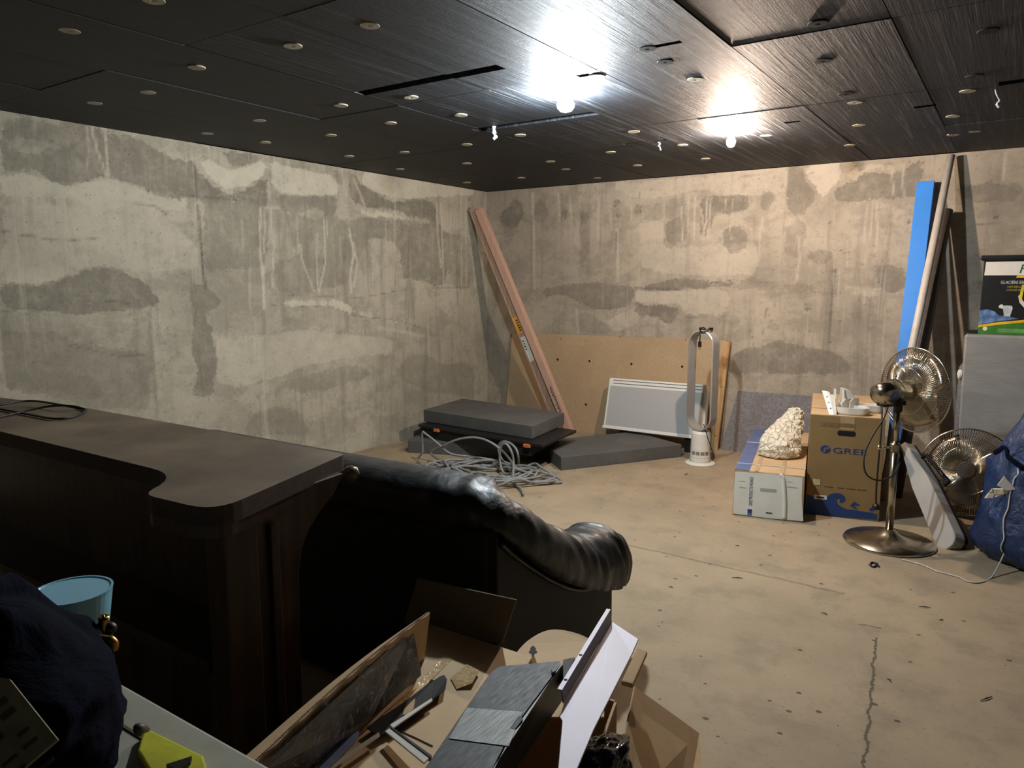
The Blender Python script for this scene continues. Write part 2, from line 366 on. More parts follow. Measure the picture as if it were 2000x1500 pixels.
limeL=[(.8,[(1.762,2.073),(1.830,2.101),(1.932,2.105),(2.061,2.087),(2.058,2.043),(1.925,2.018),(1.845,2.020),(1.781,2.040)]),
(1,[(2.860,2.138),(2.944,2.141),(3.044,2.080),(3.115,2.088),(3.286,2.148),(3.384,2.176),(3.381,2.120),(3.319,2.049),(3.182,1.980),(3.053,1.937),(3.020,1.986),(2.951,1.994),(2.905,2.063)]),
(.85,[(3.424,2.181),(4.011,2.143),(4.056,2.078),(4.005,2.002),(3.684,1.972),(3.454,1.983),(3.417,2.044)]),
(.65,[(1.745,1.876),(1.870,1.914),(1.974,1.895),(2.057,1.883),(2.293,1.930),(2.445,1.912),(2.559,1.868),(2.859,1.866),(2.644,1.776),(2.551,1.755),(2.352,1.795),(2.089,1.812),(1.873,1.805),(1.738,1.792)]),
(.9,[(4.199,1.929),(4.462,1.931),(4.804,1.898),(5.149,1.901),(5.148,1.870),(4.803,1.858),(4.405,1.851),(4.223,1.885)]),
(.8,[(4.258,2.126),(4.521,2.049),(4.809,2.056),(5.458,2.136),(5.749,2.163),(5.750,2.229),(4.313,2.214)]),
(.9,[(3.373,1.220),(3.972,1.225),(4.220,1.129),(4.779,1.009),(4.748,0.989),(4.218,1.082),(3.921,1.166),(3.371,1.190)]),
(.9,[(2.066,1.018),(2.318,0.944),(2.303,0.932),(2.065,0.998)]),(.7,[(1.704,1.388),(1.884,1.370),(1.899,1.408),(2.059,1.416),(2.030,1.370),(1.869,1.326),(1.701,1.351)]),
(.4,[(1.757,1.758),(2.493,1.779),(2.825,1.597),(2.832,1.447),(2.528,1.414),(2.191,1.451),(1.705,1.394)]),(.5,[(2.924,0.983),(3.727,1.003),(4.597,0.876),(4.593,0.755),(3.952,0.769),(3.086,0.647),(2.907,0.700)])]
dripL=[(.8,.006,[(2.222,2.213),(2.250,2.062),(2.288,1.949)]),(.9,.007,[(2.288,2.224),(2.300,2.108),(2.294,1.937)]),(.5,.006,[(2.196,2.209),(2.206,2.095),(2.179,1.989)]),(.9,.008,[(3.318,1.859),(3.300,1.536),(3.318,1.323)]),(.9,.010,[(3.325,1.455),(3.313,1.307),(3.314,1.175)]),(.7,.006,[(3.406,1.849),(3.413,1.588),(3.388,1.323)]),(.7,.006,[(3.357,1.862),(3.331,1.553)]),(.7,.007,[(3.646,1.631),(3.662,1.511),(3.763,1.286)]),(.7,.006,[(3.805,1.707),(3.798,1.303)]),(.8,.007,[(3.879,1.816),(3.881,1.499),(3.809,1.285)]),(.9,.010,[(4.130,1.760),(4.173,1.579),(4.128,1.411),(4.136,1.281)]),(.8,.008,[(4.176,1.652),(4.208,1.487),(4.162,1.318)]),(.6,.006,[(4.074,2.203),(4.103,2.011)]),(.7,.007,[(4.195,2.146),(4.303,1.955)]),(.8,.009,[(5.185,2.049),(5.195,1.778),(5.239,1.484)]),(.8,.008,[(5.244,2.054),(5.270,1.290)]),(.6,.007,[(5.530,2.186),(5.534,1.310)]),(.6,.007,[(5.612,2.194),(5.608,1.310)]),(.5,.007,[(4.667,2.198),(4.611,1.316)]),(.5,.005,[(3.634,1.833),(3.631,1.562)]),(.5,.006,[(3.903,1.835),(3.909,1.712)]),(.4,.006,[(5.389,2.172),(5.386,1.616)]),(.5,.010,[(3.567,2.192),(3.585,2.128)]),(.4,.006,[(2.542,1.183),(2.576,1.006)]),(.4,.010,[(2.512,1.184),(2.513,0.640)]),(.4,.006,[(3.170,1.769),(3.169,1.579)]),(.35,.005,[(3.008,1.788),(3.004,1.666)]),(.5,.010,[(3.347,1.861),(3.468,1.871)]),(.4,.012,[(4.430,0.985),(4.777,0.926),(4.963,0.884)])]
crackL=[(.9,.007,[(2.850,1.836),(2.852,1.598),(2.856,1.508),(2.868,1.311)]),(.5,.006,[(2.841,2.099),(2.839,1.865)]),(.5,.004,[(1.723,1.614),(2.021,1.577),(2.229,1.606)]),(.5,.004,[(3.371,1.190),(3.921,1.171),(4.218,1.082),(4.602,1.047),(4.965,0.958)]),(.4,.004,[(3.520,1.263),(4.224,1.233),(4.787,1.295),(5.664,1.310)]),(.4,.004,[(2.002,1.016),(2.289,0.926),(2.586,0.916)]),(.5,.006,[(2.438,1.816),(2.555,1.812),(2.643,1.762)]),(.4,.004,[(2.637,1.904),(2.844,1.895),(3.159,1.893)]),(.4,.004,[(1.690,1.211),(1.823,1.194),(1.920,1.216)]),(.6,.006,[(2.229,1.248),(2.368,1.238)])]
dampB=[(.85,[(-4.184,2.028),(-4.072,2.061),(-4.009,2.134),(-3.931,2.091),(-3.930,1.926),(-3.977,1.852),(-4.072,1.868),(-4.185,1.899)]),(.6,[(-3.800,2.096),(-3.657,2.076),(-3.641,1.913),(-3.731,1.892),(-3.792,1.920)]),
(.95,[(-3.503,2.054),(-3.466,2.016),(-3.408,1.976),(-3.444,1.929),(-3.457,1.868),(-3.487,1.882),(-3.495,1.956)]),(.9,[(-3.323,1.972),(-3.254,1.992),(-3.198,1.965),(-3.203,1.894),(-3.238,1.859),(-3.294,1.874)]),(.55,[(-3.301,1.874),(-3.224,1.871),(-3.213,1.653),(-3.259,1.446),(-3.295,1.483)]),(.5,[(-3.479,1.857),(-3.450,1.856),(-3.443,1.485),(-3.468,1.485)]),
(.8,[(-3.089,2.007),(-3.043,2.052),(-3.046,1.887),(-3.024,1.767),(-3.072,1.793)]),(.9,[(-2.958,2.128),(-2.925,2.115),(-2.926,1.881),(-2.938,1.811),(-2.953,1.883)]),(.8,[(-2.767,2.036),(-2.684,2.019),(-2.719,1.872),(-2.751,1.874)]),(.7,[(-2.597,2.014),(-2.529,2.022),(-2.533,1.937),(-2.583,1.957)]),(.95,[(-2.487,2.042),(-2.445,2.039),(-2.446,1.905),(-2.477,1.918)]),(.8,[(-2.500,1.862),(-2.451,1.860),(-2.445,1.657),(-2.488,1.681)]),
(.55,[(-2.445,1.860),(-2.316,1.943),(-2.291,1.897),(-2.307,1.675),(-2.439,1.668)]),(.85,[(-2.350,2.066),(-2.297,2.085),(-2.295,2.008),(-2.342,2.000)]),(.85,[(-2.203,2.046),(-2.066,2.032),(-2.072,1.908),(-2.110,1.703),(-2.179,1.694),(-2.197,1.893)]),
(.9,[(-2.066,2.032),(-1.888,2.032),(-1.801,2.010),(-1.797,1.916),(-1.883,1.909),(-1.993,1.899),(-2.072,1.919)]),(.65,[(-2.032,1.755),(-1.889,1.792),(-1.801,1.768),(-1.795,1.618),(-1.912,1.545),(-2.006,1.645)]),
(.75,[(-3.882,1.276),(-3.666,1.290),(-3.562,1.297),(-3.503,1.335),(-3.286,1.341),(-3.063,1.348),(-2.901,1.324),(-2.756,1.313),(-2.766,1.206),(-2.817,1.145),(-2.964,1.118),(-3.128,1.115),(-3.255,1.162),(-3.399,1.222),(-3.636,1.226)]),
(.85,[(-2.756,1.307),(-2.667,1.342),(-2.516,1.348),(-2.357,1.383),(-2.202,1.371),(-2.040,1.360),(-1.872,1.371),(-1.710,1.403),(-1.705,1.296),(-1.869,1.295),(-1.992,1.310),(-2.153,1.298),(-2.331,1.303),(-2.514,1.285),(-2.665,1.290)]),
(.9,[(-2.753,1.170),(-2.510,1.151),(-2.338,1.154),(-2.348,1.085),(-2.419,1.002),(-2.494,1.023),(-2.570,1.068),(-2.750,1.063)]),
(.6,[(-2.287,1.069),(-2.005,1.054),(-2.004,1.021),(-2.189,0.998),(-2.274,1.030)]),(.4,[(-3.311,1.111),(-3.127,1.041),(-3.029,0.995),(-2.892,0.914),(-3.308,0.898)]),(.5,[(-3.593,1.436),(-3.497,1.473),(-3.504,1.423),(-3.563,1.417)]),
(.8,[(-1.514,2.220),(-1.425,2.212),(-1.398,2.110),(-1.373,2.052),(-1.306,2.025),(-1.303,1.959),(-1.396,1.851),(-1.496,1.856),(-1.512,1.960)]),(.8,[(-1.137,2.210),(-0.974,2.217),(-0.971,2.163),(-1.010,2.145),(-1.124,2.165)]),(.85,[(-1.200,2.029),(-1.129,2.079),(-1.045,2.051),(-0.989,2.128),(-0.850,2.122),(-0.818,2.088),(-0.726,2.143),(-0.663,2.200),(-0.609,2.220),(-0.625,2.053),(-0.637,1.950),(-0.760,1.926),(-0.839,1.942),(-0.958,1.938),(-1.038,1.921),(-1.184,1.941)]),
(.6,[(-1.700,2.052),(-1.607,2.045),(-1.605,1.988),(-1.658,1.887),(-1.694,1.912)]),(.45,[(-1.526,1.778),(-1.394,1.829),(-1.346,1.748),(-1.402,1.544),(-1.516,1.558)]),(.6,[(-1.751,1.598),(-1.642,1.549),(-1.561,1.547),(-1.380,1.544),(-1.295,1.599),(-1.144,1.596),(-1.203,1.496),(-1.312,1.509),(-1.492,1.546),(-1.676,1.514)]),
(.75,[(-0.908,1.448),(-0.830,1.491),(-0.741,1.479),(-0.670,1.435),(-0.660,1.274),(-0.808,1.284),(-0.852,1.360)]),(.8,[(-1.363,1.210),(-1.319,1.222),(-1.295,1.187),(-1.313,1.118),(-1.358,1.117)]),(.45,[(-1.910,1.360),(-1.729,1.384),(-1.459,1.325),(-1.161,1.315),(-1.055,1.315),(-1.061,1.248),(-1.549,1.301),(-1.883,1.287)]),
(.75,[(-1.898,0.757),(-1.802,0.824),(-1.646,0.856),(-1.519,0.916),(-1.368,0.870),(-1.190,0.867),(-1.057,0.793),(-0.966,0.684),(-1.880,0.620)]),(.7,[(-0.583,1.264),(-0.468,1.244),(-0.377,1.256),(-0.324,1.267),(-0.297,1.391),(-0.207,1.360),(-0.201,1.288),(-0.287,1.257),(-0.508,1.275),(-0.608,1.360)]),
(.8,[(-0.414,2.027),(-0.288,1.998),(-0.159,1.989),(-0.035,1.994),(-0.026,1.882),(-0.245,1.886),(-0.387,1.904)]),(.5,[(-2.016,0.851),(-1.939,0.830),(-1.894,0.644),(-2.007,0.612)])]
limeB=[(.6,[(-2.986,2.188),(-2.419,2.193),(-1.746,2.205),(-1.738,2.027),(-1.889,2.048),(-2.298,2.096),(-2.536,2.045),(-2.788,2.071),(-2.945,2.139)]),(.8,[(-1.413,2.200),(-1.158,2.222),(-1.130,2.090),(-1.211,2.030),(-1.248,1.944),(-1.305,2.003),(-1.320,2.082),(-1.376,2.119)]),(.7,[(-1.123,2.154),(-0.953,2.194),(-0.775,2.168),(-0.754,2.135),(-0.950,2.140),(-1.067,2.075)]),(.9,[(-1.026,2.072),(-0.966,2.083),(-0.934,2.043),(-0.982,2.009),(-1.013,2.028)]),(.6,[(-2.755,1.277),(-2.514,1.279),(-2.330,1.292),(-1.992,1.305),(-1.923,1.272),(-1.938,1.084),(-2.324,1.086),(-2.338,1.166),(-2.740,1.194)]),(.8,[(-2.749,1.033),(-2.469,1.024),(-2.357,1.004),(-2.455,0.989),(-2.749,1.015)]),(.8,[(-2.285,1.006),(-2.004,1.015),(-2.188,0.981)]),(.55,[(-3.071,1.006),(-2.817,1.109),(-2.812,0.929),(-2.946,0.924)]),(.5,[(-1.065,1.315),(-0.839,1.311),(-0.836,1.261),(-1.019,1.248)]),(.5,[(-2.719,1.872),(-2.506,1.863),(-2.499,1.635),(-2.306,1.653),(-1.722,1.659),(-1.710,1.403),(-2.274,1.405),(-2.709,1.477)]),(.5,[(-2.069,2.231),(-1.525,2.221),(-1.516,2.028),(-1.769,2.021),(-2.062,2.052)])]
dripB=[(.7,.010,[(-3.808,2.172),(-3.794,1.870),(-3.781,1.296)]),(.7,.007,[(-3.526,2.154),(-3.520,1.908)]),(.6,.007,[(-3.410,2.122),(-3.394,1.927)]),(.6,.010,[(-3.118,2.080),(-3.121,1.890),(-3.114,1.723)]),(.6,.007,[(-3.009,2.015),(-2.985,1.813)]),(.7,.010,[(-2.931,1.811),(-2.915,1.360)]),(.7,.007,[(-2.814,2.084),(-2.796,1.876)]),(.5,.007,[(-2.511,2.021),(-2.506,1.863)]),(.9,.005,[(-2.352,1.967),(-2.338,1.699)]),(.9,.005,[(-2.296,2.052),(-2.303,1.898),(-2.286,1.764)]),(.9,.007,[(-2.187,1.936),(-2.159,1.803),(-2.161,1.693)]),(.9,.006,[(-2.134,2.042),(-2.145,1.868),(-2.121,1.692)]),(.8,.006,[(-2.105,2.029),(-2.121,1.845),(-2.104,1.703)]),(.8,.006,[(-2.243,2.038),(-2.237,1.696)]),(.7,.005,[(-2.011,1.776),(-2.001,1.667)]),(.7,.005,[(-1.945,1.795),(-1.935,1.697)]),(.6,.005,[(-1.986,2.011),(-1.981,1.925)]),(.5,.005,[(-1.931,2.008),(-1.926,1.933)]),(.6,.006,[(-1.713,1.809),(-1.713,1.550)]),(.6,.006,[(-1.691,1.854),(-1.699,1.761)]),(.6,.008,[(-1.421,1.705),(-1.402,1.544),(-1.415,1.360)]),(.7,.006,[(-0.956,1.906),(-0.960,1.646)]),(.7,.007,[(-0.890,1.902),(-0.876,1.589)]),(.6,.006,[(-0.925,1.904),(-0.916,1.666)]),(.6,.006,[(-0.823,1.685),(-0.816,1.577)]),(.6,.006,[(-0.812,2.140),(-0.792,1.970)]),(.6,.006,[(-0.747,2.176),(-0.728,1.956)]),(.6,.006,[(-0.149,2.193),(-0.144,2.017)]),(.5,.006,[(-0.957,1.580),(-0.945,1.470)]),(.5,.006,[(-1.001,1.293),(-0.997,1.226)]),(.5,.006,[(-0.940,1.294),(-0.932,1.205)]),(.5,.006,[(-0.879,1.294),(-0.871,1.206)]),(.7,.006,[(-1.065,1.313),(-0.839,1.309)]),(.5,.005,[(-2.270,1.292),(-2.264,1.178)]),(.5,.005,[(-2.152,1.282),(-2.148,1.180)]),(.5,.010,[(-3.326,1.111),(-3.308,0.898)])]
crackB=[(.6,.004,[(-1.149,1.405),(-1.159,1.292),(-1.155,0.915),(-1.154,0.811)]),(.9,.010,[(-1.152,1.443),(-1.150,1.437)]),(.9,.009,[(-0.681,1.777),(-0.680,1.772)]),(.9,.010,[(-0.172,1.782),(-0.169,1.779)]),(.9,.008,[(-1.153,0.917),(-1.151,0.911)]),(.7,.006,[(-1.095,1.066),(-1.094,1.063)]),(.5,.003,[(-1.651,1.241),(-1.627,1.218),(-1.650,0.953)]),(.5,.003,[(-1.630,1.170),(-1.589,1.039)]),(.5,.003,[(-1.761,1.022),(-1.718,0.853)]),(.6,.007,[(-2.743,1.301),(-2.330,1.294)]),(.5,.005,[(-3.170,1.126),(-2.977,1.118)]),(.5,.004,[(-2.287,1.066),(-2.017,1.057),(-1.998,1.027)]),(.6,.005,[(-2.944,1.788),(-2.937,1.622)]),(.4,.004,[(-1.894,2.152),(-1.883,2.175),(-1.729,2.169)]),(.6,.005,[(-0.278,1.742),(-0.192,1.743)]),(.5,.004,[(-2.738,2.137),(-2.723,2.033)]),(.6,.006,[(-1.122,1.584),(-1.059,1.566)]),(.5,.005,[(-1.367,2.152),(-1.335,2.160)])]
wallgrid('wall_left',M['wallL'],'x',XL,YF,YB,dampL,limeL,dripL,crackL)
wallgrid('wall_back',M['wallB'],'y',YB,XL,XR,dampB,limeB,dripB,crackB)
wallgrid('wall_right',M['wallL'],'x',XR,YF,YB,step=.3)
wallgrid('wall_front',M['wallB'],'y',YF,XL,XR,step=.3)
fl=MB(); fl.box(XL-.1,XR+.1,YF-.1,YB+.1,-.1,0); struct('floor',fl,M['floor'])
# ceiling boards (1.13 x 0.565 m) with real gaps and cut slots
colx=[XL,-3.74,-3.17,-2.605,-2.06,-1.50,-0.95,-0.42,.15,.72,1.29,1.86,2.43,XR]
rows=[YF,-1.70,-.56,.57,1.70,2.84,3.96,4.90,YB]
rowsB=[YF,-1.1,.02,1.15,2.28,3.42,4.42,5.5,YB]
slots=[(-2.60,-1.80,2.535,2.605),(-2.66,-1.88,3.50,3.575),(-1.133,-1.052,4.29,4.33),(-.509,-.412,4.28,4.33),(-.149,.1,3.98,4.06),(-2.15,-1.86,4.40,4.44),(-1.18,-1.08,2.66,2.69),(-1.62,-1.56,2.86,2.90)]
cb=MB(); stre=[]
RC=random.Random(3)
for ci in range(len(colx)-1):
    rr=rows
    for ri in range(len(rr)-1):
        x0,x1,y0,y1=colx[ci]+.002,colx[ci+1]-.002,rr[ri]+.002,rr[ri+1]-.002
        if x0>=x1: continue
        if ci in(2,3,4) and ri in(4,5,6): x1-=.003
        dz=RC.uniform(0,.005); 
        xs={x0,x1}; ys={y0,y1}
        for s in slots:
            for q in s[:2]:
                if x0<q<x1: xs.add(q)
            for q in s[2:]:
                if y0<q<y1: ys.add(q)
        xs=sorted(xs); ys=sorted(ys)
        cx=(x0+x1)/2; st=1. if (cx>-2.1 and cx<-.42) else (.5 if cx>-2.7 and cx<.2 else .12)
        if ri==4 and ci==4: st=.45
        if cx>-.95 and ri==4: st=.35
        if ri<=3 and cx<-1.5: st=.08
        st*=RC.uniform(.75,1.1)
        for a,b in zip(xs,xs[1:]):
            for c,d in zip(ys,ys[1:]):
                mx,my=(a+b)/2,(c+d)/2
                if any(s[0]<mx<s[1] and s[2]<my<s[3] for s in slots): continue
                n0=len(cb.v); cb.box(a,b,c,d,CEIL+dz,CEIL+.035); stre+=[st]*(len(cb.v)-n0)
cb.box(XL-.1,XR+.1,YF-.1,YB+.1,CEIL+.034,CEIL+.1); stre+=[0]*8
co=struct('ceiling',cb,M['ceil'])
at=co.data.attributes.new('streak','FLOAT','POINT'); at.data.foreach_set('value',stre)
# ---------------- the two bulbs ----------------
def bulb(x,y,col,st,label,r):
    t=thing('ceiling_bulb',label,'light bulb',(x,y,CEIL))
    s=MB(); s.lathe((x,y,CEIL+.006),(0,0,-1),[(0,0),(.036,0),(.036,.010),(.022,.014),(.018,.024),(0,.024)],24)
    obj('socket',s,M['white'],t,smooth=False)
    g=MB(); g.lathe((x,y,CEIL-.018),(0,0,-1),[(0.014,0),(.018,.006),(r*.75,.014),(r,.030),(r*.92,.046),(r*.6,.060),(0,.066)],24)
    obj('glass_bulb',g,emis('lamp_glow',col,st),t,smooth=True)
bulb(-1.797,3.084,(.86,.95,1,1),LAMP_WHITE,'bright cool white bulb glowing on the black ceiling',.040)
bulb(-1.457,4.407,(1,.78,.62,1),LAMP_WARM,'warm orange bulb on the ceiling nearer the back wall',.026)
# ---------------- washers ----------------
dp=[(-2.7830,1.3788,2.2160),(-2.2766,1.3862,2.2160),(-3.7830,1.9662,2.2160),(-2.2816,1.9238,2.2160),(-1.8892,1.9235,2.2160),(-2.8270,1.8888,2.2160),(-3.3701,1.9968,2.2160),(-3.9977,2.7174,2.2160),(-3.4526,2.6666,2.2160),(-3.4486,3.1649,2.2160),(-3.9609,3.0939,2.2160),(-2.4389,2.7451,2.2160),(-2.8350,2.6746,2.2160),(-2.9153,3.1106,2.2160),(-2.4812,3.1765,2.2160),(-3.9114,3.7520,2.2160),(-3.4831,3.8441,2.2160),(-4.0273,4.3887,2.2160),(-2.9646,3.8556,2.2160),(-3.4308,4.4601,2.2160),(-4.0758,5.2964,2.2160),(-2.5207,3.7955,2.2160),(-2.8755,4.7239,2.2160),(-2.9700,5.1072,2.2160),(-1.5489,2.9133,2.2160),(-1.2214,3.1941,2.2160),(-1.9185,4.0761,2.2160),(-2.4373,5.2530,2.2160),(-2.3402,4.6208,2.2160),(-1.8443,4.6384,2.2160),(-1.3171,4.6135,2.2160),(-1.9106,5.2428,2.2160),(-0.7314,4.0275,2.2160),(-0.8086,4.6072,2.2160),(-0.9658,5.2355,2.2160),(-0.2681,4.0825,2.2160),(-0.3632,4.6451,2.2160),(-0.3981,5.2192,2.2160),(-0.2853,5.1682,2.2160),(-3.5221,5.3197,2.2160),(-2.9950,5.6779,2.2160)]
dd=[(-0.6301,2.7548,2.2160),(-0.7092,3.2172,2.2160),(-0.7356,3.8211,2.2160),(-0.1612,3.1669,2.2160),(-0.2303,3.8094,2.2160),(-1.2151,2.6853,2.2160),(-1.2265,2.8823,2.2160)]
def washers(pts,m,name,label,group,r=.034):
    mb=MB(); mb.lathe((0,0,0),(0,0,-1),[(r,-.004),(r,.0004),(r*.97,.0012),(r*.3,.0014),(r*.22,.0004),(0,.0004)],24)
    o0=obj(name,mb,m,smooth=False)
    for i,p in enumerate(pts):
        o=o0 if i==0 else o0.copy()
        if i: scene.collection.objects.link(o)
        o.location=(p[0],p[1],CEIL+.001); o.rotation_euler=(R.uniform(-.02,.02),R.uniform(-.02,.02),R.uniform(0,6))
        tag(o,label,'washer',group)
washers(dp,M['disc'],'fixing_washer','small pale round fixing washer on the black ceiling boards','pale fixing washers on the ceiling')
washers(dd,M['discdark'],'fixing_washer','small black round fixing washer on the ceiling boards','black fixing washers on the ceiling')
def scrap(p,sc,seed,label,name='foam_scrap',m=None,cat='foam scrap',l=.05):
    q=random.Random(seed); pts=[Vector(p)]
    for i in range(5): pts.append(pts[-1]+Vector((q.uniform(-.01,.012),q.uniform(-.01,.01),-l/5)))
    mb=MB(); mb.tube(spline(pts,3),[(sc*q.uniform(.5,1.2),sc*.3) for _ in range(16)],6)
    single(name,mb,m or M['ivory'],label,cat,p,smooth=True)
scrap((-2.50,3.50,CEIL+.003),.012,1,'white curl of torn foam hanging beside the long ceiling slot below the bright bulb',l=.07)
scrap((-1.9312,4.4525,2.2160),.013,2,'white foam scrap hanging from the narrow ceiling slot left of the warm bulb',l=.05)
scrap((-0.1612,4.1112,2.2160),.016,5,'grey strip dangling from the ceiling slot at the far right',l=.075)
# ---------------- foam slabs ----------------
def slab(name,label,pts,z0,z1,m,loc,group=None,bevel=.004,cat='foam slab'):
    mb=MB(); mb.prism([(p[0],p[1],z0) for p in pts],(0,0,z1-z0))
    return single(name,mb,m,label,cat,loc,group,bevel=bevel)
c,s_=math.cos(.37),math.sin(.37)
A=Vector((-3.965,4.35)); u=Vector((c,s_)); v=Vector((-s_,c))
P0=[A,A+u*.985,A+u*.985+v*.5,A+v*.5]
slab('foam_slab','dark grey foam slab on the floor at the bottom of the stack, below the black tray',P0,0,.1,M['foam'],(A.x,A.y,0))
slab('foam_slab','grey foam slab lying flat on top of the black tray in the corner stack',[(-4.03,4.62),(-2.90,4.53),(-2.985,5.15),(-4.13,5.28)],.207,.305,M['foam'],(-3.5,4.9,.207))
slab('foam_slab','dark grey foam slab on the floor in front of the white radiator',[(-2.6588,4.5456,0.1000),(-2.0948,5.4449,0.1000),(-2.6122,5.6972,0.1000),(-2.9852,5.1173,0.1000),(-2.8768,4.7397,0.1000)],0,.1,M['foam'],(-2.5,5.1,0))
t=thing('black_tray','black lipped tray with orange clips between the foam slabs','tray',(-3.35,4.75,0))
lp=[(-3.985,4.50),(-2.735,4.41),(-2.80,5.02),(-4.05,5.11)]
mb=MB(); mb.prism([(a,b,.185) for a,b in lp],(0,0,.02)); obj('lip',mb,M['black'],t,bevel=.002)
mb=MB(); mb.prism([(-3.975,4.515,.102),(-2.86,4.44,.102),(-2.92,4.96,.102),(-4.03,5.08,.102)],(0,0,.083)); obj('tray_body',mb,M['blackmatte'],t)
mb=MB(); mb.prism([(-3.02,4.745,0),(-2.905,4.765,0),(-2.93,4.93,0),(-3.04,4.90,0)],(0,0,.102)); obj('foot',mb,M['blackmatte'],t)
for px in ((-3.7755,4.4850,0.2044),(-2.8705,4.4150,0.2187)):
    mb=MB(); mb.pbox((px[0]-.025,px[1]-.012,.172),(.052,-.004,0),(0,.03,0),(0,0,.022)); obj('clip',mb,M['orange'],t,label='orange clip')
# ---------------- chipboard + stud ----------------
t=thing('chipboard_sheet','tan chipboard sheet with black screw holes leaning on the back wall','board',(-3.0,5.86,0))
u=Vector((1,0,.012)); b0=Vector((-4.06,5.845,.0)); up=Vector((.045,.065,.872)); th=Vector((0,.018,0))
mb=MB(); mb.prism([b0,b0+Vector((2.09,0,0)),b0+Vector((2.09,0,0))+up+Vector((.0,0,.02)),b0+up],th); obj('panel',mb,M['mdf'],t)
def onboard(p): # (x,z) on the sheet front
    k=p[2]/.872; return Vector((p[0],5.845+.065*k-.001,p[2]))
for p in ((-3.4936,5.9000,0.6459),(-3.1616,5.9000,0.6514),(-2.7488,5.9000,0.6493),(-2.2871,5.9000,0.6565),(-3.1757,5.8700,0.2568),(-3.4681,5.9000,0.8369),(-2.8717,5.9000,0.8805),(-2.2722,5.9000,0.8799)):
    q=onboard(p); mb=MB(); r=.011 if p[2]<.8 else .005
    mb.lathe(q,(0,-1,0),[(r,0),(r,.001),(0,.001)],12); obj('screw_hole',mb,M['blackmatte'],t)
t=thing('timber_stud','pale pine stud upright at the right end of the chipboard','timber',(-1.95,5.85,0))
mb=MB(); mb.pbox((-1.995,5.815,0),(.058,0,0),(0,.028,0),(.05,.06,.885)); obj('stud',mb,M['pine'],t,bevel=.002)
for z in (.12,.52,.70):
    mb=MB(); mb.lathe((-1.965+.055*z,5.8145+.068*z,z),(0,-1,0),[(.005,0),(.005,.001),(0,.001)],10); obj('knot',mb,M['dark_print'],t)
# ---------------- planks in the corner ----------------
def plank(P0,P1,width,thick,name,label,m):
    P0,P1=Vector(P0),Vector(P1); d=(P1-P0).normalized(); wd=Vector((d.z,0,-d.x)).normalized()
    t=thing(name,label,'timber',P0)
    mb=MB(); mb.pbox(P0-wd*width/2,wd*width,(0,thick,0),P1-P0); 
    obj('plank',mb,m,t,bevel=.003); return t,P0,P1,wd,d
p0=Vector((-3.335,5.66,.05)); p1=Vector((-4.255,5.60,2.035))
tA,a0,a1,wd,dd_=plank(p0,p1,.085,.05,'leaning_beam','grey wooden beam with orange and white stickers leaning in the corner',M['plank'])
def onA(k,off): return a0+(a1-a0)*k+wd*off+Vector((0,-.0012,0))
def sticker(t,a,b,m,name,w=.03,lab=None):
    mb=MB(); mb.prism([onA(a,-w),onA(a,w),onA(b,w),onA(b,-w)],(0,-.001,0)); return obj(name,mb,m,t,label=lab)
s1=sticker(tA,.50,.425,M['orangelab'],'sticker',.035,'orange sticker'); s2=sticker(tA,.41,.30,M['white'],'sticker',.026,'white sticker')
for k in range(5):
    a=.485-.011*k; mb=MB(); mb.prism([onA(a,-.006)+Vector((0,-.0015,0)),onA(a,.018)+Vector((0,-.0015,0)),onA(a-.005,.018)+Vector((0,-.0015,0)),onA(a-.005,-.006)+Vector((0,-.0015,0))],(0,-.0004,0)); obj('digit_mark',mb,M['dark_print'],s1)
for k in range(4):
    a=.395-.012*k; mb=MB(); mb.prism([onA(a,-.02)+Vector((0,-.0015,0)),onA(a,-.004)+Vector((0,-.0015,0)),onA(a-.006,-.004)+Vector((0,-.0015,0)),onA(a-.006,-.02)+Vector((0,-.0015,0))],(0,-.0004,0)); obj('print_mark',mb,M['dark_print'],s2)
tB,b0,b1,wd2,_=plank((-3.212,5.62,.035),(-4.175,5.575,2.015),.068,.06,'leaning_beam','pinkish beam with handwriting near its foot, right of the stickered beam',M['pinkboard'])
def onB(k,off): return b0+(b1-b0)*k+wd2*off+Vector((0,-.0016,0))
for i in range(8):
    k=.20-.014*i; q=random.Random(i)
    mb=MB(); mb.tube(spline([onB(k,.004*q.uniform(-1,1)),onB(k-.004,.015),onB(k-.008,-.012*q.random()),onB(k-.011,.012)],4),.0022,5); obj('handwriting',mb,M['dark_print'],tB,label='black handwriting')
# ---------------- radiator ----------------
t=thing('panel_radiator','white wall radiator with grey grille leaning on the chipboard','radiator',(-2.4,5.62,.1))
bl,br,tl,tr=Vector((-2.8679,5.6000,0.1228)),Vector((-1.9786,5.6000,0.1232)),Vector((-2.8962,5.7650,0.5361)),Vector((-2.0238,5.7650,0.5413))
nn=(br-bl).cross(tl-bl).normalized(); 
if nn.y>0: nn=-nn
def rad(u_,v_,off=0): return bl*(1-u_)*(1-v_)+br*u_*(1-v_)+tl*(1-u_)*v_+tr*u_*v_+nn*off
mb=MB(); mb.prism([rad(0,0),rad(1,0),rad(1,1),rad(0,1)],-nn*.07); obj('casing',mb,M['radwhite'],t,bevel=.012)
mb=MB(); mb.prism([rad(.025,.06),rad(.975,.06),rad(.975,.84),rad(.025,.84)],nn*.0015); obj('grille',mb,M['grille'],t,label='grey grille')
for v0 in (.885,.945):
    mb=MB(); mb.prism([rad(.05,v0),rad(.955,v0),rad(.955,v0+.012),rad(.05,v0+.012)],nn*.001); obj('vent_slot',mb,M['dark_print'],t)
mb=MB(); mb.prism([rad(-.003,-.005),rad(1.003,-.005),rad(1.003,.045),rad(-.003,.045)],nn*.006); obj('lower_rail',mb,M['radwhite'],t,bevel=.004)
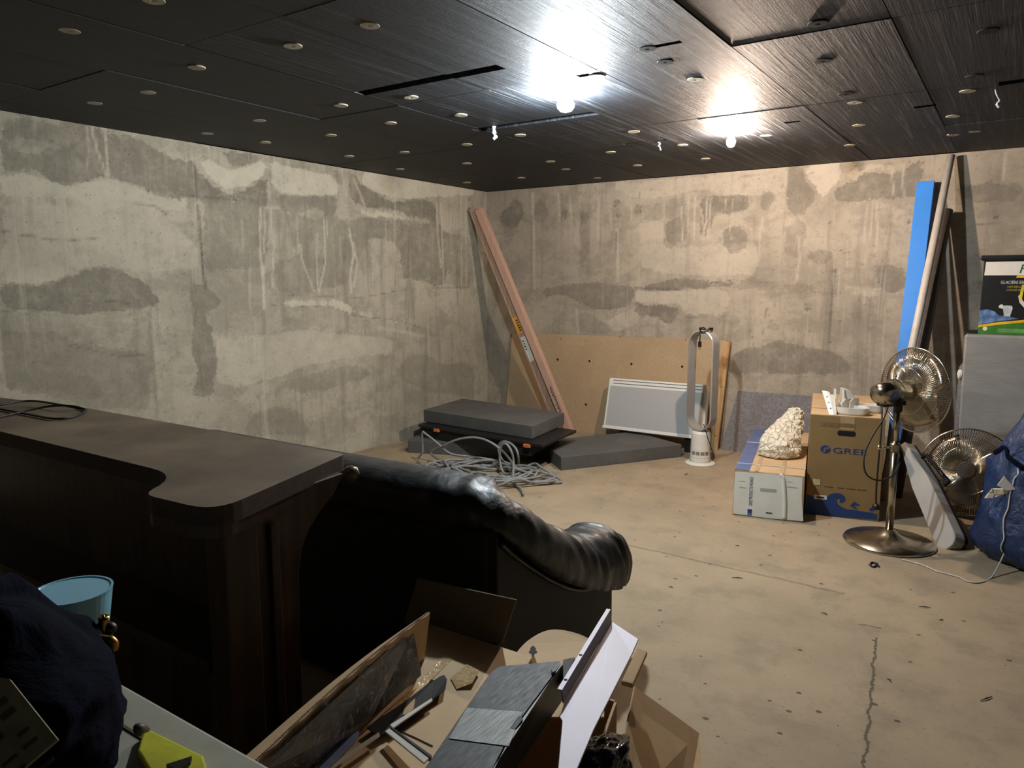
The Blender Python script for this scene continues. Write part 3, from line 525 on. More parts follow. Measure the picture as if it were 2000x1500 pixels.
for u0 in (.2,.85):
    p=rad(u0,0); mb=MB(); mb.box(p.x-.03,p.x+.03,p.y+.02,p.y+.06,0.0,p.z+.03); obj('foot',mb,M['blackmatte'],t,label='black foot')
# ---------------- bladeless fan ----------------
pc=Vector((-1.9024,5.3244,0.0000)); pc.z=0
t=thing('bladeless_fan','white and silver bladeless tower fan with an oval loop, standing on the floor','fan',pc)
mb=MB(); mb.lathe(pc,(0,0,1),[(0,0),(.112,0),(.114,.006),(.104,.014),(.078,.02)],48); obj('base_plate',mb,M['white'],t,smooth=True)
mb=MB(); mb.lathe(pc,(0,0,1),[(.074,.018),(.074,.05),(.071,.052),(.071,.055),(.074,.057),(.073,.075),(.0725,.075),(.0725,.105),(.073,.105),(.071,.235),(.069,.240),(.064,.252),(0,.252)],48); obj('body',mb,M['white'],t,smooth=False)
cdir=Vector((.34,-.94,0)).normalized(); rdir=Vector((.94,.34,0))
for k,a in enumerate((-.74,-.26,.22,.70)):
    q=[]
    for zz in (.077,.103):
        for aa in (a-.19,a+.19):
            d=cdir*math.cos(aa)+rdir*math.sin(aa); q.append(pc+d*.0745+Vector((0,0,zz)))
    mb=MB(); mb.prism([q[0],q[1],q[3],q[2]],-cdir*.004); obj('air_intake',mb,M['greyboard'],t,label='grey mesh intake')
ux=Vector((.984,-.176,0)); nx=Vector((-.176,-.984,0))
def ringpt(a,rx,extra):  # stadium loop centred
    H0,H1=.36,.905; rr=rx
    if a<.25: th=math.pi*(a/.25); return pc+ux*math.cos(th)*rr+Vector((0,0,H1+math.sin(th)*rr))
    if a<.5: k=(a-.25)/.25; return pc-ux*rr+Vector((0,0,H1+(H0-H1)*k))
    if a<.75: th=math.pi+math.pi*((a-.5)/.25); return pc+ux*math.cos(th)*rr+Vector((0,0,H0+math.sin(th)*rr))
    k=(a-.75)/.25; return pc+ux*rr+Vector((0,0,H0+(H1-H0)*k))
NS=64
def ring(r0,r1,d0,d1,m,name,lab=None):
    vs=[];fs=[]
    for i in range(NS):
        a=i/NS
        vs+=[ringpt(a,r1,0)+nx*d0*.9,ringpt(a,r1-.004,0)-nx*d1,ringpt(a,r0,0)-nx*d1*.9,ringpt(a,r0+.006,0)+nx*d0]
    for i in range(NS):
        j=(i+1)%NS
        for k in range(4):
            k2=(k+1)%4; fs.append((i*4+k,i*4+k2,j*4+k2,j*4+k))
    mb=MB(); mb.add(vs,fs); return obj(name,mb,m,t,bevel=.002,label=lab)
ring(.088,.104,.052,.052,M['loopsilver'],'loop','satin silver oval loop')
cp=pc+Vector((0,0,1.0))+ux*.0
lo=[]
for k in range(30):
    a=k*.62; lo.append(cp+ux*(.045*math.sin(a)+.012)+nx*(.055*math.cos(a))+Vector((0,0,.016+.008*math.sin(k*1.7))) - Vector((0,0,.0 if abs(math.cos(a))<.8 else .02)))
lo+= [cp+ux*.0+nx*.062+Vector((0,0,-.03)),cp-ux*.002+nx*.06+Vector((0,0,-.075))]
mb=MB(); mb.tube(spline(lo,4),.0042,6); obj('power_cord',mb,M['cord'],t,smooth=True,label='black cord wrapped over the loop')
pg=obj('plug',MB().pbox(cp+nx*.052-ux*.012+Vector((0,0,-.115)),ux*.022,nx*.018,(0,0,.042)),M['cord'],t,bevel=.003,label='black plug')
for sx in (-.006,.006): obj('pin',MB().tube([cp+nx*.061+ux*(sx-.001)+Vector((0,0,-.115)),cp+nx*.061+ux*(sx-.001)+Vector((0,0,-.137))],.002,6),M['chrome'],pg)
mb=MB(); mb.tube(spline([(-1.8834,5.3181,0.3059),(-1.8257,5.2778,0.1952),(-1.8219,5.3811,0.0669),(-1.8312,5.3907,0.0162),(-1.8360,5.3029,0.0215)],6),.0035,6); obj('tail_cord',mb,M['cord'],t,smooth=True,label='black cord behind the body')
# ---------------- speckled grey board ----------------
mb=MB(); mb.prism([(-1.9331,5.8700,-0.0134),(-1.0918,5.8700,-0.0108),(-1.1232,5.9250,0.4957),(-1.8240,5.9250,0.4843)],(0,.02,0)); 
o=single('acoustic_board',mb,M['greyboard'],'speckled grey board leaning on the back wall behind the cartons','board',(-1.5,5.9,.0))
# ---------------- cartons ----------------
AN=math.radians(11.6); U=Vector((math.cos(AN),math.sin(AN),0)); W=Vector((-math.sin(AN),math.cos(AN),0))
WB=Vector((-1.304,4.227,0)); WR=Vector((-.923,4.304,0))
t=thing('long_carton','long low carton with white end and blue stripe, left of the tall brown carton','carton',WB)
mb=MB(); mb.pbox(WB,U*.386,W*1.31,(0,0,.272)); obj('carton_body',mb,M['kraft'],t,bevel=.003,label='kraft cardboard body')
mb=MB(); mb.prism([(-1.2965,4.2270,0.2612),(-1.1189,4.2629,0.2673),(-0.9358,4.2999,0.2626),(-0.9357,4.2999,0.1523),(-0.9208,4.3029,0.0099),(-1.1073,4.2652,0.0039),(-1.2981,4.2267,0.0074),(-1.3004,4.2262,0.1406)],-W*.0005); obj('end_flap',mb,M['whitecard'],t,label='white printed end')
top=.2735
mb=MB(); mb.prism([WB+Vector((0,0,top))+U*.003,WB+U*.085+Vector((0,0,top)),WB+U*.085+W*1.30+Vector((0,0,top)),WB+W*1.30+U*.003+Vector((0,0,top))],(0,0,.0008)); obj('blue_stripe',mb,M['bluefade'],t,label='faded blue stripe')
for a in (.115,.255):
    mb=MB(); mb.pbox(WB+U*a+Vector((0,0,top+.0008)),U*.02,W*1.3,(0,0,.0006)); obj('tape',mb,M['clear'],t,label='clear tape')
for a in (.16,.80):
    mb=MB(); mb.tube([WB+W*a+Vector((0,0,top+.002)),WB+W*(a-.0)+U*.386+Vector((0,0,top+.002))],.0025,5); obj('strap',mb,M['whitecord'],t,label='white strap')
mb=MB(); mb.tube(spline([(-1.0538,4.2760,0.2711),(-1.0365,4.2795,0.2459),(-1.0277,4.2813,0.1717),(-1.0215,4.2826,0.0969),(-1.0203,4.2828,0.0121)],5),(.011),8,True); 
obj('tape_ridge',mb,M['whitecard'],t,smooth=True,label='raised white strip')
for q in ([(-1.1563,4.2553,0.1784),(-1.0686,4.2730,0.1791),(-1.0678,4.2732,0.1611),(-1.1554,4.2555,0.1571)],[(-1.2747,4.2314,0.2082),(-1.2410,4.2382,0.2088),(-1.2408,4.2382,0.2051),(-1.2746,4.2314,0.2051)],[(-1.2704,4.2323,0.1718),(-1.2339,4.2396,0.1712),(-1.2337,4.2397,0.1666),(-1.2703,4.2323,0.1672)],[(-1.0170,4.2835,0.2330),(-0.9848,4.2900,0.2305),(-0.9846,4.2900,0.2275),(-1.0169,4.2835,0.2300)],[(-1.0156,4.2837,0.2031),(-0.9594,4.2951,0.2019),(-0.9592,4.2952,0.1974),(-1.0154,4.2838,0.1971)]):
    mb=MB(); mb.prism(q,-W*.0012); obj('embossed_slot',mb,M['grille'],t)
mb=MB(); mb.prism([(-1.1199,4.2627,0.0391),(-1.0869,4.2693,0.0386),(-1.0866,4.2694,0.0311),(-1.1196,4.2627,0.0315)],-W*.0012); obj('barcode',mb,M['dark_print'],t)
def text(body,parent,name,origin,ux_,uy_,size,m,ext=.0004,fit=None):
    cu=bpy.data.curves.new(name,'FONT'); cu.body=body; cu.size=1; cu.extrude=0
    o=bpy.data.objects.new('tmp',cu); scene.collection.objects.link(o)
    dg=bpy.context.evaluated_depsgraph_get(); me=bpy.data.meshes.new_from_object(o.evaluated_get(dg)); 
    bpy.data.objects.remove(o); org=ORG[parent.name]
    ux_=Vector(ux_).normalized(); uy_=Vector(uy_).normalized(); 
    xs=[v.co.x for v in me.vertices]; x0,x1=min(xs),max(xs); sx=size if not fit else fit/(x1-x0)
    for v in me.vertices: v.co=Vector(origin)-org+ux_*((v.co.x-x0)*sx)+uy_*(v.co.y*size)
    me.materials.clear(); me.materials.append(m); me.name=name
    q=bpy.data.objects.new(name,me); scene.collection.objects.link(q); q.parent=parent; ORG[q.name]=org; return q
text('GREE PRODUCTS FRANCE',t,'lettering',Vector((-1.1960,4.2473,0.0665))-W*.0015,(0,0,1),-U,.028,M['blue_print'],fit=.172)
mb=MB(); mb.prism([(-1.2203,4.2424,0.0450),(-1.1951,4.2475,0.0451),(-1.1964,4.2472,0.0079),(-1.2188,4.2427,0.0081)],-W*.0012); obj('emblem_patch',mb,M['blue_print'],t)
text('F',t,'emblem',Vector((-1.1981,4.2469,0.0154))-W*.003,(0,0,1),-U,.02,M['white'])
GB=Vector((-.954,4.488,0)); t=thing('tall_carton','tall brown carton with blue wave print and hand hole, behind the chrome fan','carton',GB)
mb=MB(); mb.pbox(GB,U*.393,W*.9,(0,0,.597)); obj('carton_body',mb,M['giftbrown'],t,bevel=.003)
mb=MB(); mb.pbox(GB+U*.003+W*.003+Vector((0,0,.5975)),U*.387,W*.89,(0,0,.0008)); obj('top_flaps',mb,M['kraft'],t,label='lighter kraft top flaps')
mb=MB(); mb.pbox(GB+U*.004+W*.23+Vector((0,0,.5985)),U*.38,W*.012,(0,0,.0008)); obj('flap_seam',mb,M['kraftdark'],t)
mb=MB(); mb.pbox(GB+U*.16+Vector((0,0,.52))-W*.0012,U*.075,W*.001,(0,0,.077)); obj('tape',mb,M['clear'],t,label='brown tape')
hh=[GB+U*(.197+.037*math.copysign(1,math.cos(a))+.011*math.cos(a))+Vector((0,0,.498+.0155*math.sin(a)))-W*.001 for a in [i*math.pi/12 for i in range(24)]]
mb=MB(); mb.prism(hh,-W*.0008); obj('hand_hole',mb,M['blackmatte'],t,label='dark oval hand hole')
text('GREE',t,'lettering',Vector((-0.8240,4.5131,0.3795))-W*.0006,U,(0,0,1),.047,M['blue_print'],fit=.175)
cc=Vector((-0.8650,4.5047,0.3970)); ring_=[cc+U*.0265*math.cos(a)+Vector((0,0,.0225*math.sin(a))) for a in [i*math.pi/14 for i in range(28)]]
em=obj('emblem',MB().prism(ring_,-W*.0008),M['blue_print'],t,label='blue round emblem')
f=[cc+U*a+Vector((0,0,b))-W*.0008 for a,b in ((-.012,-.017),(-.004,-.017),(.002,.004),(.019,.006),(.021,.012),(-.002,.010),(-.006,.0))]
obj('emblem_stroke',MB().prism(f,-W*.0006),M['giftbrown'],em)
wave=[(-0.9484,4.4876,0.0012),(-0.9486,4.4876,0.1166),(-0.8959,4.4984,0.1041),(-0.8423,4.5094,0.1165),(-0.8243,4.5131,0.1340),(-0.7980,4.5185,0.1431),(-0.7713,4.5240,0.1431),(-0.7492,4.5285,0.1273),(-0.7452,4.5293,0.1034),(-0.7604,4.5262,0.0893),(-0.7765,4.5229,0.0905),(-0.7720,4.5238,0.1063),(-0.7804,4.5221,0.1145),(-0.7902,4.5201,0.0980),(-0.7811,4.5219,0.0776),(-0.7589,4.5265,0.0619),(-0.7318,4.5321,0.0529),(-0.6923,4.5402,0.0548),(-0.6553,4.5478,0.0502),(-0.6136,4.5563,0.0493),(-0.5796,4.5633,0.0445),(-0.5777,4.5637,0.0114)]
obj('wave_print',MB().prism(wave,-W*.0006),M['blue_print'],t,label='blue wave print')
for q in ([(-0.7199,4.5345,0.0758),(-0.7003,4.5385,0.1026),(-0.6869,4.5413,0.0981),(-0.6989,4.5388,0.0784),(-0.6770,4.5433,0.0627),(-0.6928,4.5401,0.0638),(-0.7090,4.5367,0.0710)],[(-0.7048,4.5376,0.0899),(-0.6787,4.5430,0.0930),(-0.6676,4.5452,0.0822),(-0.6912,4.5404,0.0823)],[(-0.6225,4.5545,0.0694),(-0.6050,4.5581,0.0807),(-0.5865,4.5619,0.0739),(-0.5935,4.5604,0.0609),(-0.6167,4.5557,0.0580)]):
    obj('swirl_print',MB().prism(q,-W*.0006),M['blue_print'],t)
for i in range(22):
    obj('fine_print',MB().prism([(Vector((-0.8804,4.5016,0.1738))+U*(i*.0118)+Vector((0,0,dz))+U*du) for du,dz in ((0,0),(.008,0),(.008,.004),(0,.004))],-W*.0005),M['dark_print'],t) if i in(2,3,4,5,8,9,10,12,13,14,15,17,18,19,20) else None
obj('label',MB().prism([(-0.9206,4.4933,0.2157),(-0.8826,4.5011,0.2167),(-0.8807,4.5015,0.1800),(-0.9188,4.4937,0.1789)],-W*.0006),simple('yellow_label',S(215,200,140),.7),t,label='small yellow label')
lb=obj('label',MB().prism([(-0.9104,4.4954,0.1210),(-0.8426,4.5093,0.1227),(-0.8413,4.5096,0.0982),(-0.9091,4.4957,0.0964)],-W*.0016),M['white'],t,label='white barcode label')
obj('barcode',MB().prism([Vector((-0.8964,4.4983,0.1134))-W*.0016,Vector((-0.8556,4.5067,0.1134))-W*.0016,Vector((-0.8551,4.5068,0.1027))-W*.0016,Vector((-0.8958,4.4984,0.1026))-W*.0016],-W*.0006),M['dark_print'],lb)
ic=obj('symbol_row',MB().prism([(-0.8973,4.4981,0.5545),(-0.7180,4.5349,0.5576),(-0.7167,4.5352,0.5339),(-0.8961,4.4984,0.5305)],-W*.0004),simple('icon_strip',S(143,114,72),.8),t)
for k in (0,.25,.5,.75,1):
    q=Vector((-0.8752,4.5026,0.5405)).lerp(Vector((-0.7328,4.5319,0.5431)),k)-W*.0006; obj('symbol',MB().prism([q+U*a*.006+Vector((0,0,b*.006)) for a,b in ((-.7,-.6),(0,-.8),(.6,-.5),(.5,.6),(-.4,.8))],-W*.0004),M['kraftdark'],ic)
# crumpled paper on the long carton
def blob(c,rx,ry,rz,amp,fr,seed,sub=5,flat=None,ridge=False):
    bm=bmesh.new(); bmesh.ops.create_icosphere(bm,subdivisions=sub,radius=1)
    off=Vector((seed*7.1,seed*3.3,seed*1.7)); mb=MB()
    for v in bm.verts:
        d=v.co.normalized(); n=noise.noise(d*fr+off)
        if ridge: n=1-2*abs(noise.noise(d*fr+off))*2; n=n*.5+.5*(1-4*abs(noise.noise(d*fr*2.3+off)))*.5
        k=1+amp*n+amp*.4*noise.noise(d*fr*3.1+off)
        p=Vector((d.x*rx,d.y*ry,d.z*rz))*k
        v.co=p+Vector(c)
        if flat is not None and v.co.z<flat: v.co.z=flat+(v.co.z-flat)*.0
    idx={v:i for i,v in enumerate(bm.verts)}
    mb.add([v.co.copy() for v in bm.verts],[tuple(idx[v] for v in f_.verts) for f_ in bm.faces]); bm.free(); return mb
def paper(outline,n,thick,seed,amp):   # crumpled lump following an outline profile, real thickness both sides
    pass
pb=MB(); prof=[((-1.1649,4.6618,0.2490),.06),((-1.1708,4.6889,0.2885),.125),((-1.1787,4.7554,0.3539),.12),((-1.1675,4.8600,0.4234),.085),((-1.1418,4.9370,0.4877),.062),((-1.1393,4.9833,0.5351),.04)]
pts=spline([p for p,_ in prof],6); rs=[]
for i in range(len(pts)):
    k=i/(len(pts)-1)*(len(prof)-1); a=int(min(k,len(prof)-2)); rs.append(prof[a][1]*(1-(k-a))+prof[a+1][1]*(k-a))
rs[0]*=.5; rs[-1]*=.4
pb.tube(pts,[(r_,r_*.8) for r_ in rs],30)
dense=[]
qq=random.Random(5); mb=MB(); SGp=30
for i,v in enumerate(pb.v):
    ring_i=i//SGp; ctr=pts[min(ring_i,len(pts)-1)]; d=(v-ctr); d=d.normalized() if d.length>0 else d
    e=noise.noise(v*11)*.018+qq.uniform(-.004,.004)-.018*abs(noise.noise(v*22))+.004
    q_=v+d*e+Vector((qq.uniform(-.004,.004),qq.uniform(-.004,.004),qq.uniform(-.004,.004)))
    if q_.z<.277: q_.z=.2765
    pb.v[i]=q_
tri=[]
for k,f_ in enumerate(pb.f):
    if len(f_)==4: tri+= [(f_[0],f_[1],f_[2]),(f_[0],f_[2],f_[3])] if (k*7)%3 else [(f_[0],f_[1],f_[3]),(f_[1],f_[2],f_[3])]
    else: tri.append(f_)
mb.add(pb.v,tri)
single('crumpled_paper',mb,M['paper'],'crumpled sheet of cream packing paper on the long carton','paper',(-1.2,4.6,.275))
# white plastic parts on the tall carton
ZT=.600
def up_(v_): return Vector((0,0,v_))
def gp(a,b,z=0): return GB+U*a+W*b+up_(ZT+z)
def bowl(name,label,a,b,rx,ry,h,rot=0,th=.004,m=None):
    t_=thing(name,label,'plastic part',gp(a,b)); vs=[];fs=[];n=32
    ca,sa=math.cos(rot),math.sin(rot)
    for (k,z) in ((.9,0),(1,.01),(1.02,h),(.98,h),(.95,.006)):
        for i in range(n):
            q=2*math.pi*i/n; cx_,cy_=math.cos(q),math.sin(q)
            if cx_>0: cx_=min(1,abs(cx_)**.35); 
            if cx_>0 and abs(cy_)>0: cy_=math.copysign(min(1,abs(cy_)**.6),cy_)
            x=cx_*rx*k; y=cy_*ry*k
            vs.append(gp(a,b,z)+U*(x*ca-y*sa)+W*(x*sa+y*ca))
    for r_ in range(4):
        for i in range(n):
            j=(i+1)%n; fs.append((r_*n+i,r_*n+j,(r_+1)*n+j,(r_+1)*n+i))
    fs.append(tuple(range(n))[::-1]); fs.append(tuple(range(4*n,5*n)))
    mb=MB(); mb.add(vs,fs); obj('shell',mb,M['white'],t_,smooth=False,bevel=.0015); return t_
b1_=bowl('white_cover','rounded white plastic cover in front on the tall carton',.215,.085,.085,.06,.042)
b2_=bowl('white_cover','rounded white plastic cover farther right, half behind the fan motor',.315,.21,.07,.055,.042,.1)
for (a,b,hh_) in ((.165,.10,.06),(.205,.12,.062)):
    mb=MB(); mb.prism([gp(a,b,.01),gp(a+.05,b+.05,.01),gp(a+.05,b+.05,hh_+.02),gp(a+.02,b+.02,hh_+.022),gp(a,b,hh_)],U*.004); obj('rib',mb,M['white'],b1_)
mb=MB(); mb.pbox(gp(.255,.06,.03),U*.055,W*.05,up_(.012)); obj('clip_block',mb,M['white'],b1_,bevel=.002)
t_=thing('white_bracket','upright slotted white plastic bracket at the left end of the tall carton top','bracket',gp(.09,.06))
mb=MB(); mb.prism([gp(.10,.02),gp(.125,.012),gp(.085,.13,.115),gp(.055,.14,.12)],U*.012+W*.005); obj('rail',mb,M['white'],t_)
mb=MB(); mb.prism([gp(.115,.02),gp(.14,.02,.0),gp(.125,.10,.10),gp(.105,.10,.105)],W*.006); obj('rail',mb,M['white'],t_)
for k in (.25,.5,.75):
    p=gp(.113,.016).lerp(gp(.07,.135,.117),k)-W*.003; mb=MB(); mb.pbox(p,U*.007,W*-.002,up_(.006)); obj('slot',mb,M['dark_print'],t_)
t_=thing('white_fin','pair of thin tall white plastic fins behind the slotted bracket','plastic part',gp(.13,.12))
for a in (.12,.165):
    mb=MB(); mb.prism([gp(a,.155),gp(a+.022,.155),gp(a+.012,.19,.125),gp(a,.19,.13)],W*.005); obj('fin',mb,M['white'],t_)
t_=thing('white_scoop','quarter round white plastic scoop tipped upright behind the covers','plastic part',gp(.20,.22))
q=[gp(.155,.19,.05)]+[gp(.155+.085*math.sin(a),.19+.02*math.sin(a),.05+.085*math.cos(a)) for a in [i*math.pi/2/10 for i in range(11)]]
mb=MB(); mb.prism(q,W*.02); obj('scoop',mb,M['white'],t_,bevel=.003)
mb=MB(); mb.pbox(gp(.15,.19,.0),U*.09,W*.05,up_(.05)); obj('base_block',mb,M['white'],t_,bevel=.004)
# ---------------- chrome pedestal fan ----------------
def fan_head(t_,hc,n,dia,motor=True,up=Vector((0,0,1))):
    n=n.normalized(); r=dia/2
    sx=n.cross(up).normalized(); sy=sx.cross(n)
    def cage(sign,depth,name,NW=110):
        mb=MB()
        for k in range(NW):
            a=2*math.pi*k/NW; e=sx*math.cos(a)+sy*math.sin(a); pts=[]
            for i in range(8):
                f_=i/7; rr=.045+(r-.045)*f_; dz=depth*(1-f_**2.6)
                # slight spiral
                a2=a+.25*f_; e=sx*math.cos(a2)+sy*math.sin(a2); pts.append(hc+e*rr+n*sign*dz)
            mb.tube(pts,.0015,4,False)
        for f_ in (.45,.75):
            rr=.045+(r-.045)*f_; dz=depth*(1-f_**2.6)
            mb.tube([hc+(sx*math.cos(a)+sy*math.sin(a))*rr+n*sign*dz for a in [i*2*math.pi/48 for i in range(49)]],.0016,5,False)
        obj(name,mb,M['wire'],t_,smooth=True)
    cage(1,.075,'front_guard'); cage(-1,.075,'rear_guard')
    mb=MB(); mb.tube([hc+(sx*math.cos(a)+sy*math.sin(a))*r for a in [i*2*math.pi/64 for i in range(65)]],.005,8,False); obj('rim',mb,M['wire'],t_,smooth=True)
    mb=MB(); mb.lathe(hc+n*.068,n,[(.05,0),(.05,.008),(.045,.012),(0,.013)],32); obj('badge_cap',mb,M['blackpole'],t_,smooth=False,label='dark round centre cap')
    for k in range(3):
        vs=[];fs=[];a0_=2*math.pi*k/3+.5; NR,NA=6,8
        for i in range(NR):
            rr=.04+(r-.07)*i/(NR-1)
            for j in range(NA):
                w_=(j/(NA-1)-.5)*(1.55-.5*i/(NR-1)); a=a0_+w_+.25*i/(NR-1)
                vs.append(hc+(sx*math.cos(a)+sy*math.sin(a))*rr+n*(.045*(j/(NA-1)-.5)*(1-.3*i/(NR-1))))
        for i in range(NR-1):
            for j in range(NA-1): fs.append((i*NA+j,i*NA+j+1,(i+1)*NA+j+1,(i+1)*NA+j))
        mb=MB(); mb.add(vs,fs); obj('blade',mb,M['chrome'],t_,smooth=True,solid=.0015)
    mb=MB(); mb.lathe(hc-n*.03,n,[(0,0),(.035,0),(.035,.06),(.02,.07),(0,.07)],24); obj('hub',mb,M['black'],t_)
    if motor:
        mb=MB(); mb.lathe(hc-n*.075,-n,[(.02,-.03),(.06,-.01),(.062,.03),(.058,.09),(.05,.13),(.03,.155),(0,.16)],32); mo=obj('motor_housing',mb,M['chrome'],t_,smooth=True,label='chrome motor housing')
        return mo,n
    return None,n
fb=Vector((-0.4729,4.2159,0.0000)); fb.z=0
t=thing('pedestal_fan','tall chrome pedestal fan turned to the back wall, beside the brown carton','fan',fb)
mb=MB(); mb.lathe(fb,(0,0,1),[(0,0),(.218,0),(.222,.008),(.214,.018),(.12,.032),(.05,.055),(.03,.075),(0,.075)],64); obj('base',mb,M['chrome'],t,smooth=True)
mb=MB(); mb.tube([fb+up_(.05),fb+up_(.52)],.019,20); obj('lower_pole',mb,M['chrome'],t,smooth=True)
mb=MB(); mb.tube([fb+up_(.50),fb+up_(.715)],.0125,16); obj('upper_pole',mb,M['chrome'],t,smooth=True)
mb=MB(); mb.lathe(fb+up_(.49),(0,0,1),[(.019,0),(.025,.003),(.025,.04),(.02,.045),(.0125,.045)],24); co_=obj('collar',mb,M['chrome'],t)
mb=MB(); mb.tube([fb+up_(.51)+Vector((-.02,-.01,0)),fb+up_(.51)+Vector((-.062,-.035,0))],.006,8); mb.ball(fb+up_(.51)+Vector((-.068,-.038,0)),.014,12); obj('knob',mb,M['chrome'],co_,smooth=True)
mb=MB(); mb.lathe(fb+up_(.70),(0,0,1),[(.0,0),(.02,0),(.022,.03),(.016,.07),(0,.07)],16); obj('tilt_joint',mb,M['black'],t)
fn=Vector((.60,.80,.02)); hc=Vector((-0.4335,4.5148,0.7778))
mo,_=fan_head(t,hc,fn,.455)
hubp=fb+up_(.79)
mb=MB(); n_=fn.normalized(); a=hc-n_*.05; b=fb+up_(.80)-n_*.12
mb.tube([a,a.lerp(b,.3),a.lerp(b,.65),b,b-n_*.02+up_(-.004)],[.052,.062,.064,.055,.03],24); 
sl=MB()
for k in range(7):
    q=a.lerp(b,.78+.035*k); sl.tube([q+n_.cross(up_(1)).normalized()*.062*(1-.07*k)*math.cos(w1)+up_(.062*(1-.07*k)*math.sin(w1)) for w1 in [i*2*math.pi/20 for i in range(21)]],.002,5,False)
mo.data.from_pydata if False else None
me=bpy.data.meshes.new('motor'); me.from_pydata([tuple(v-ORG[t.name]) for v in mb.v],[],mb.f); me.materials.append(M['chrome'])
for p_ in me.polygons: p_.use_smooth=True
mo.data=me
obj('vent_ring',sl,M['black'],mo)
mb=MB(); q=a.lerp(b,.5); mb.tube([q+n_.cross(up_(1)).normalized()*.0655*math.cos(w1)+up_(.0655*math.sin(w1)) for w1 in [i*2*math.pi/24 for i in range(25)]],.004,6,False); obj('seam_band',mb,M['black'],mo)
mb=MB(); lw=[q+up_(-.06),q+up_(-.068)+n_*.03,]; mb.pbox(q-n_*.09-n_.cross(up_(1)).normalized()*.028+up_(-.07),n_*.15,n_.cross(up_(1)).normalized()*.056,up_(.03)); obj('control_box',mb,M['black'],t,bevel=.008,label='black control box under the motor')
mb=MB(); mb.tube([q+up_(.06),q+up_(.082)],.004,8); mb.ball(q+up_(.086),.008,10); obj('oscillation_knob',mb,M['chrome'],t,smooth=True)
k1=[(-0.5651,4.3308,0.7231),(-0.5489,4.2626,0.6140),(-0.5450,4.2105,0.4322),(-0.5464,4.2110,0.2942),(-0.5455,4.2311,0.1921)]
mb=MB(); mb.tube(spline(k1,8),.0045,6); obj('power_cord',mb,M['cord'],t,smooth=True,label='black cord hanging straight with plug')
k2=[(-0.5296,4.3191,0.7280),(-0.5381,4.2528,0.6575),(-0.5736,4.1657,0.5730),(-0.5984,4.1099,0.4857),(-0.5914,4.0780,0.4124),(-0.5663,4.0877,0.3683),(-0.5174,4.1183,0.3527),(-0.4653,4.1581,0.3787),(-0.4478,4.2023,0.4257),(-0.4550,4.2547,0.4766),(-0.4844,4.2738,0.5648),(-0.4976,4.3019,0.6406),(-0.5056,4.3411,0.6888)]
mb=MB(); mb.tube(spline(k2,8),.0045,6); obj('power_cord',mb,M['cord'],t,smooth=True,label='black cord hanging in a long loop')
mb=MB(); mb.lathe((-0.5457,4.2314,0.1947),(.1,-.2,-1),[(0,0),(.012,.0),(.02,.012),(.018,.03),(0,.034)],16); pg=obj('plug',mb,M['cord'],t,label='black plug')
for q in (-.008,.008):
    mb=MB(); p=Vector((-0.5433,4.2327,0.1921)); mb.tube([p+Vector((q,-.006,-.034)),p+Vector((q+.002,-.012,-.054))],.0025,8); obj('pin',mb,M['chrome'],pg)
# second fan lying on the floor
hc2=Vector((-0.1732,4.9723,0.2650)); fn2=Vector((-.06,-.93,.30))
t=thing('floor_fan','chrome fan with dark centre cap low on the floor behind the blue bag','fan',(hc2.x,hc2.y+.1,0))
fan_head(t,hc2,fn2,.50,motor=True)
mb=MB(); mb.tube([Vector((hc2.x-.14,hc2.y+.22,.012)),Vector((hc2.x+.16,hc2.y+.16,.012))],.012,8); mb.tube([Vector((hc2.x,hc2.y+.19,.012)),Vector((hc2.x,hc2.y+.15,hc2.z-.02))],.012,8); obj('tube_stand',mb,M['black'],t,smooth=True,label='black tube stand')
# ---------------- padded board ----------------
b0=Vector((-0.2015,4.2378,0.0000)); t=thing('ironing_board','narrow grey padded board leaning behind the chrome fan base, rounded at the foot','board',(b0.x,b0.y,0))
tp=Vector((-0.4966,4.7323,0.4360)); b0=b0+Vector((-.0,.03,.012)); ax=(tp-b0); L_=ax.length; ax.normalize()
fnm=Vector((-.35,-.93,0)); sd=ax.cross(fnm).normalized(); fnm=sd.cross(ax).normalized()
if fnm.y>0: fnm=-fnm
if sd.x<0: sd=-sd
wd_=.062; pts=[]
for k in range(9): a=math.pi+math.pi*k/8; pts.append(b0+ax*(.055+.055*math.sin(a))+sd*wd_*math.cos(a))
pts+= [b0+ax*L_*.6+sd*wd_*.92,b0+ax*L_+sd*.018,b0+ax*(L_+.0)-sd*.018,b0+ax*L_*.6-sd*wd_*.92]
mb=MB(); mb.prism(pts,-fnm*.07); obj('padding',mb,simple('grey_canvas',S(172,168,162),.85,var=.06,scale=6,bump=.3,bs=9),t,bevel=.006)
mb=MB(); mb.prism([p-fnm*.071 for p in pts],-fnm*.018); obj('backing',mb,M['black'],t,label='black backing')
hd=MB(); h0=b0+ax*L_*.80+sd*.055-fnm*.03; h1=b0+ax*L_*.48+sd*.105-fnm*.03
hd.tube([h0+sd*.0,h0+sd*.03,h1+sd*.03,h1],.011,8); obj('handle',hd,M['black'],t,smooth=True,label='black handle')
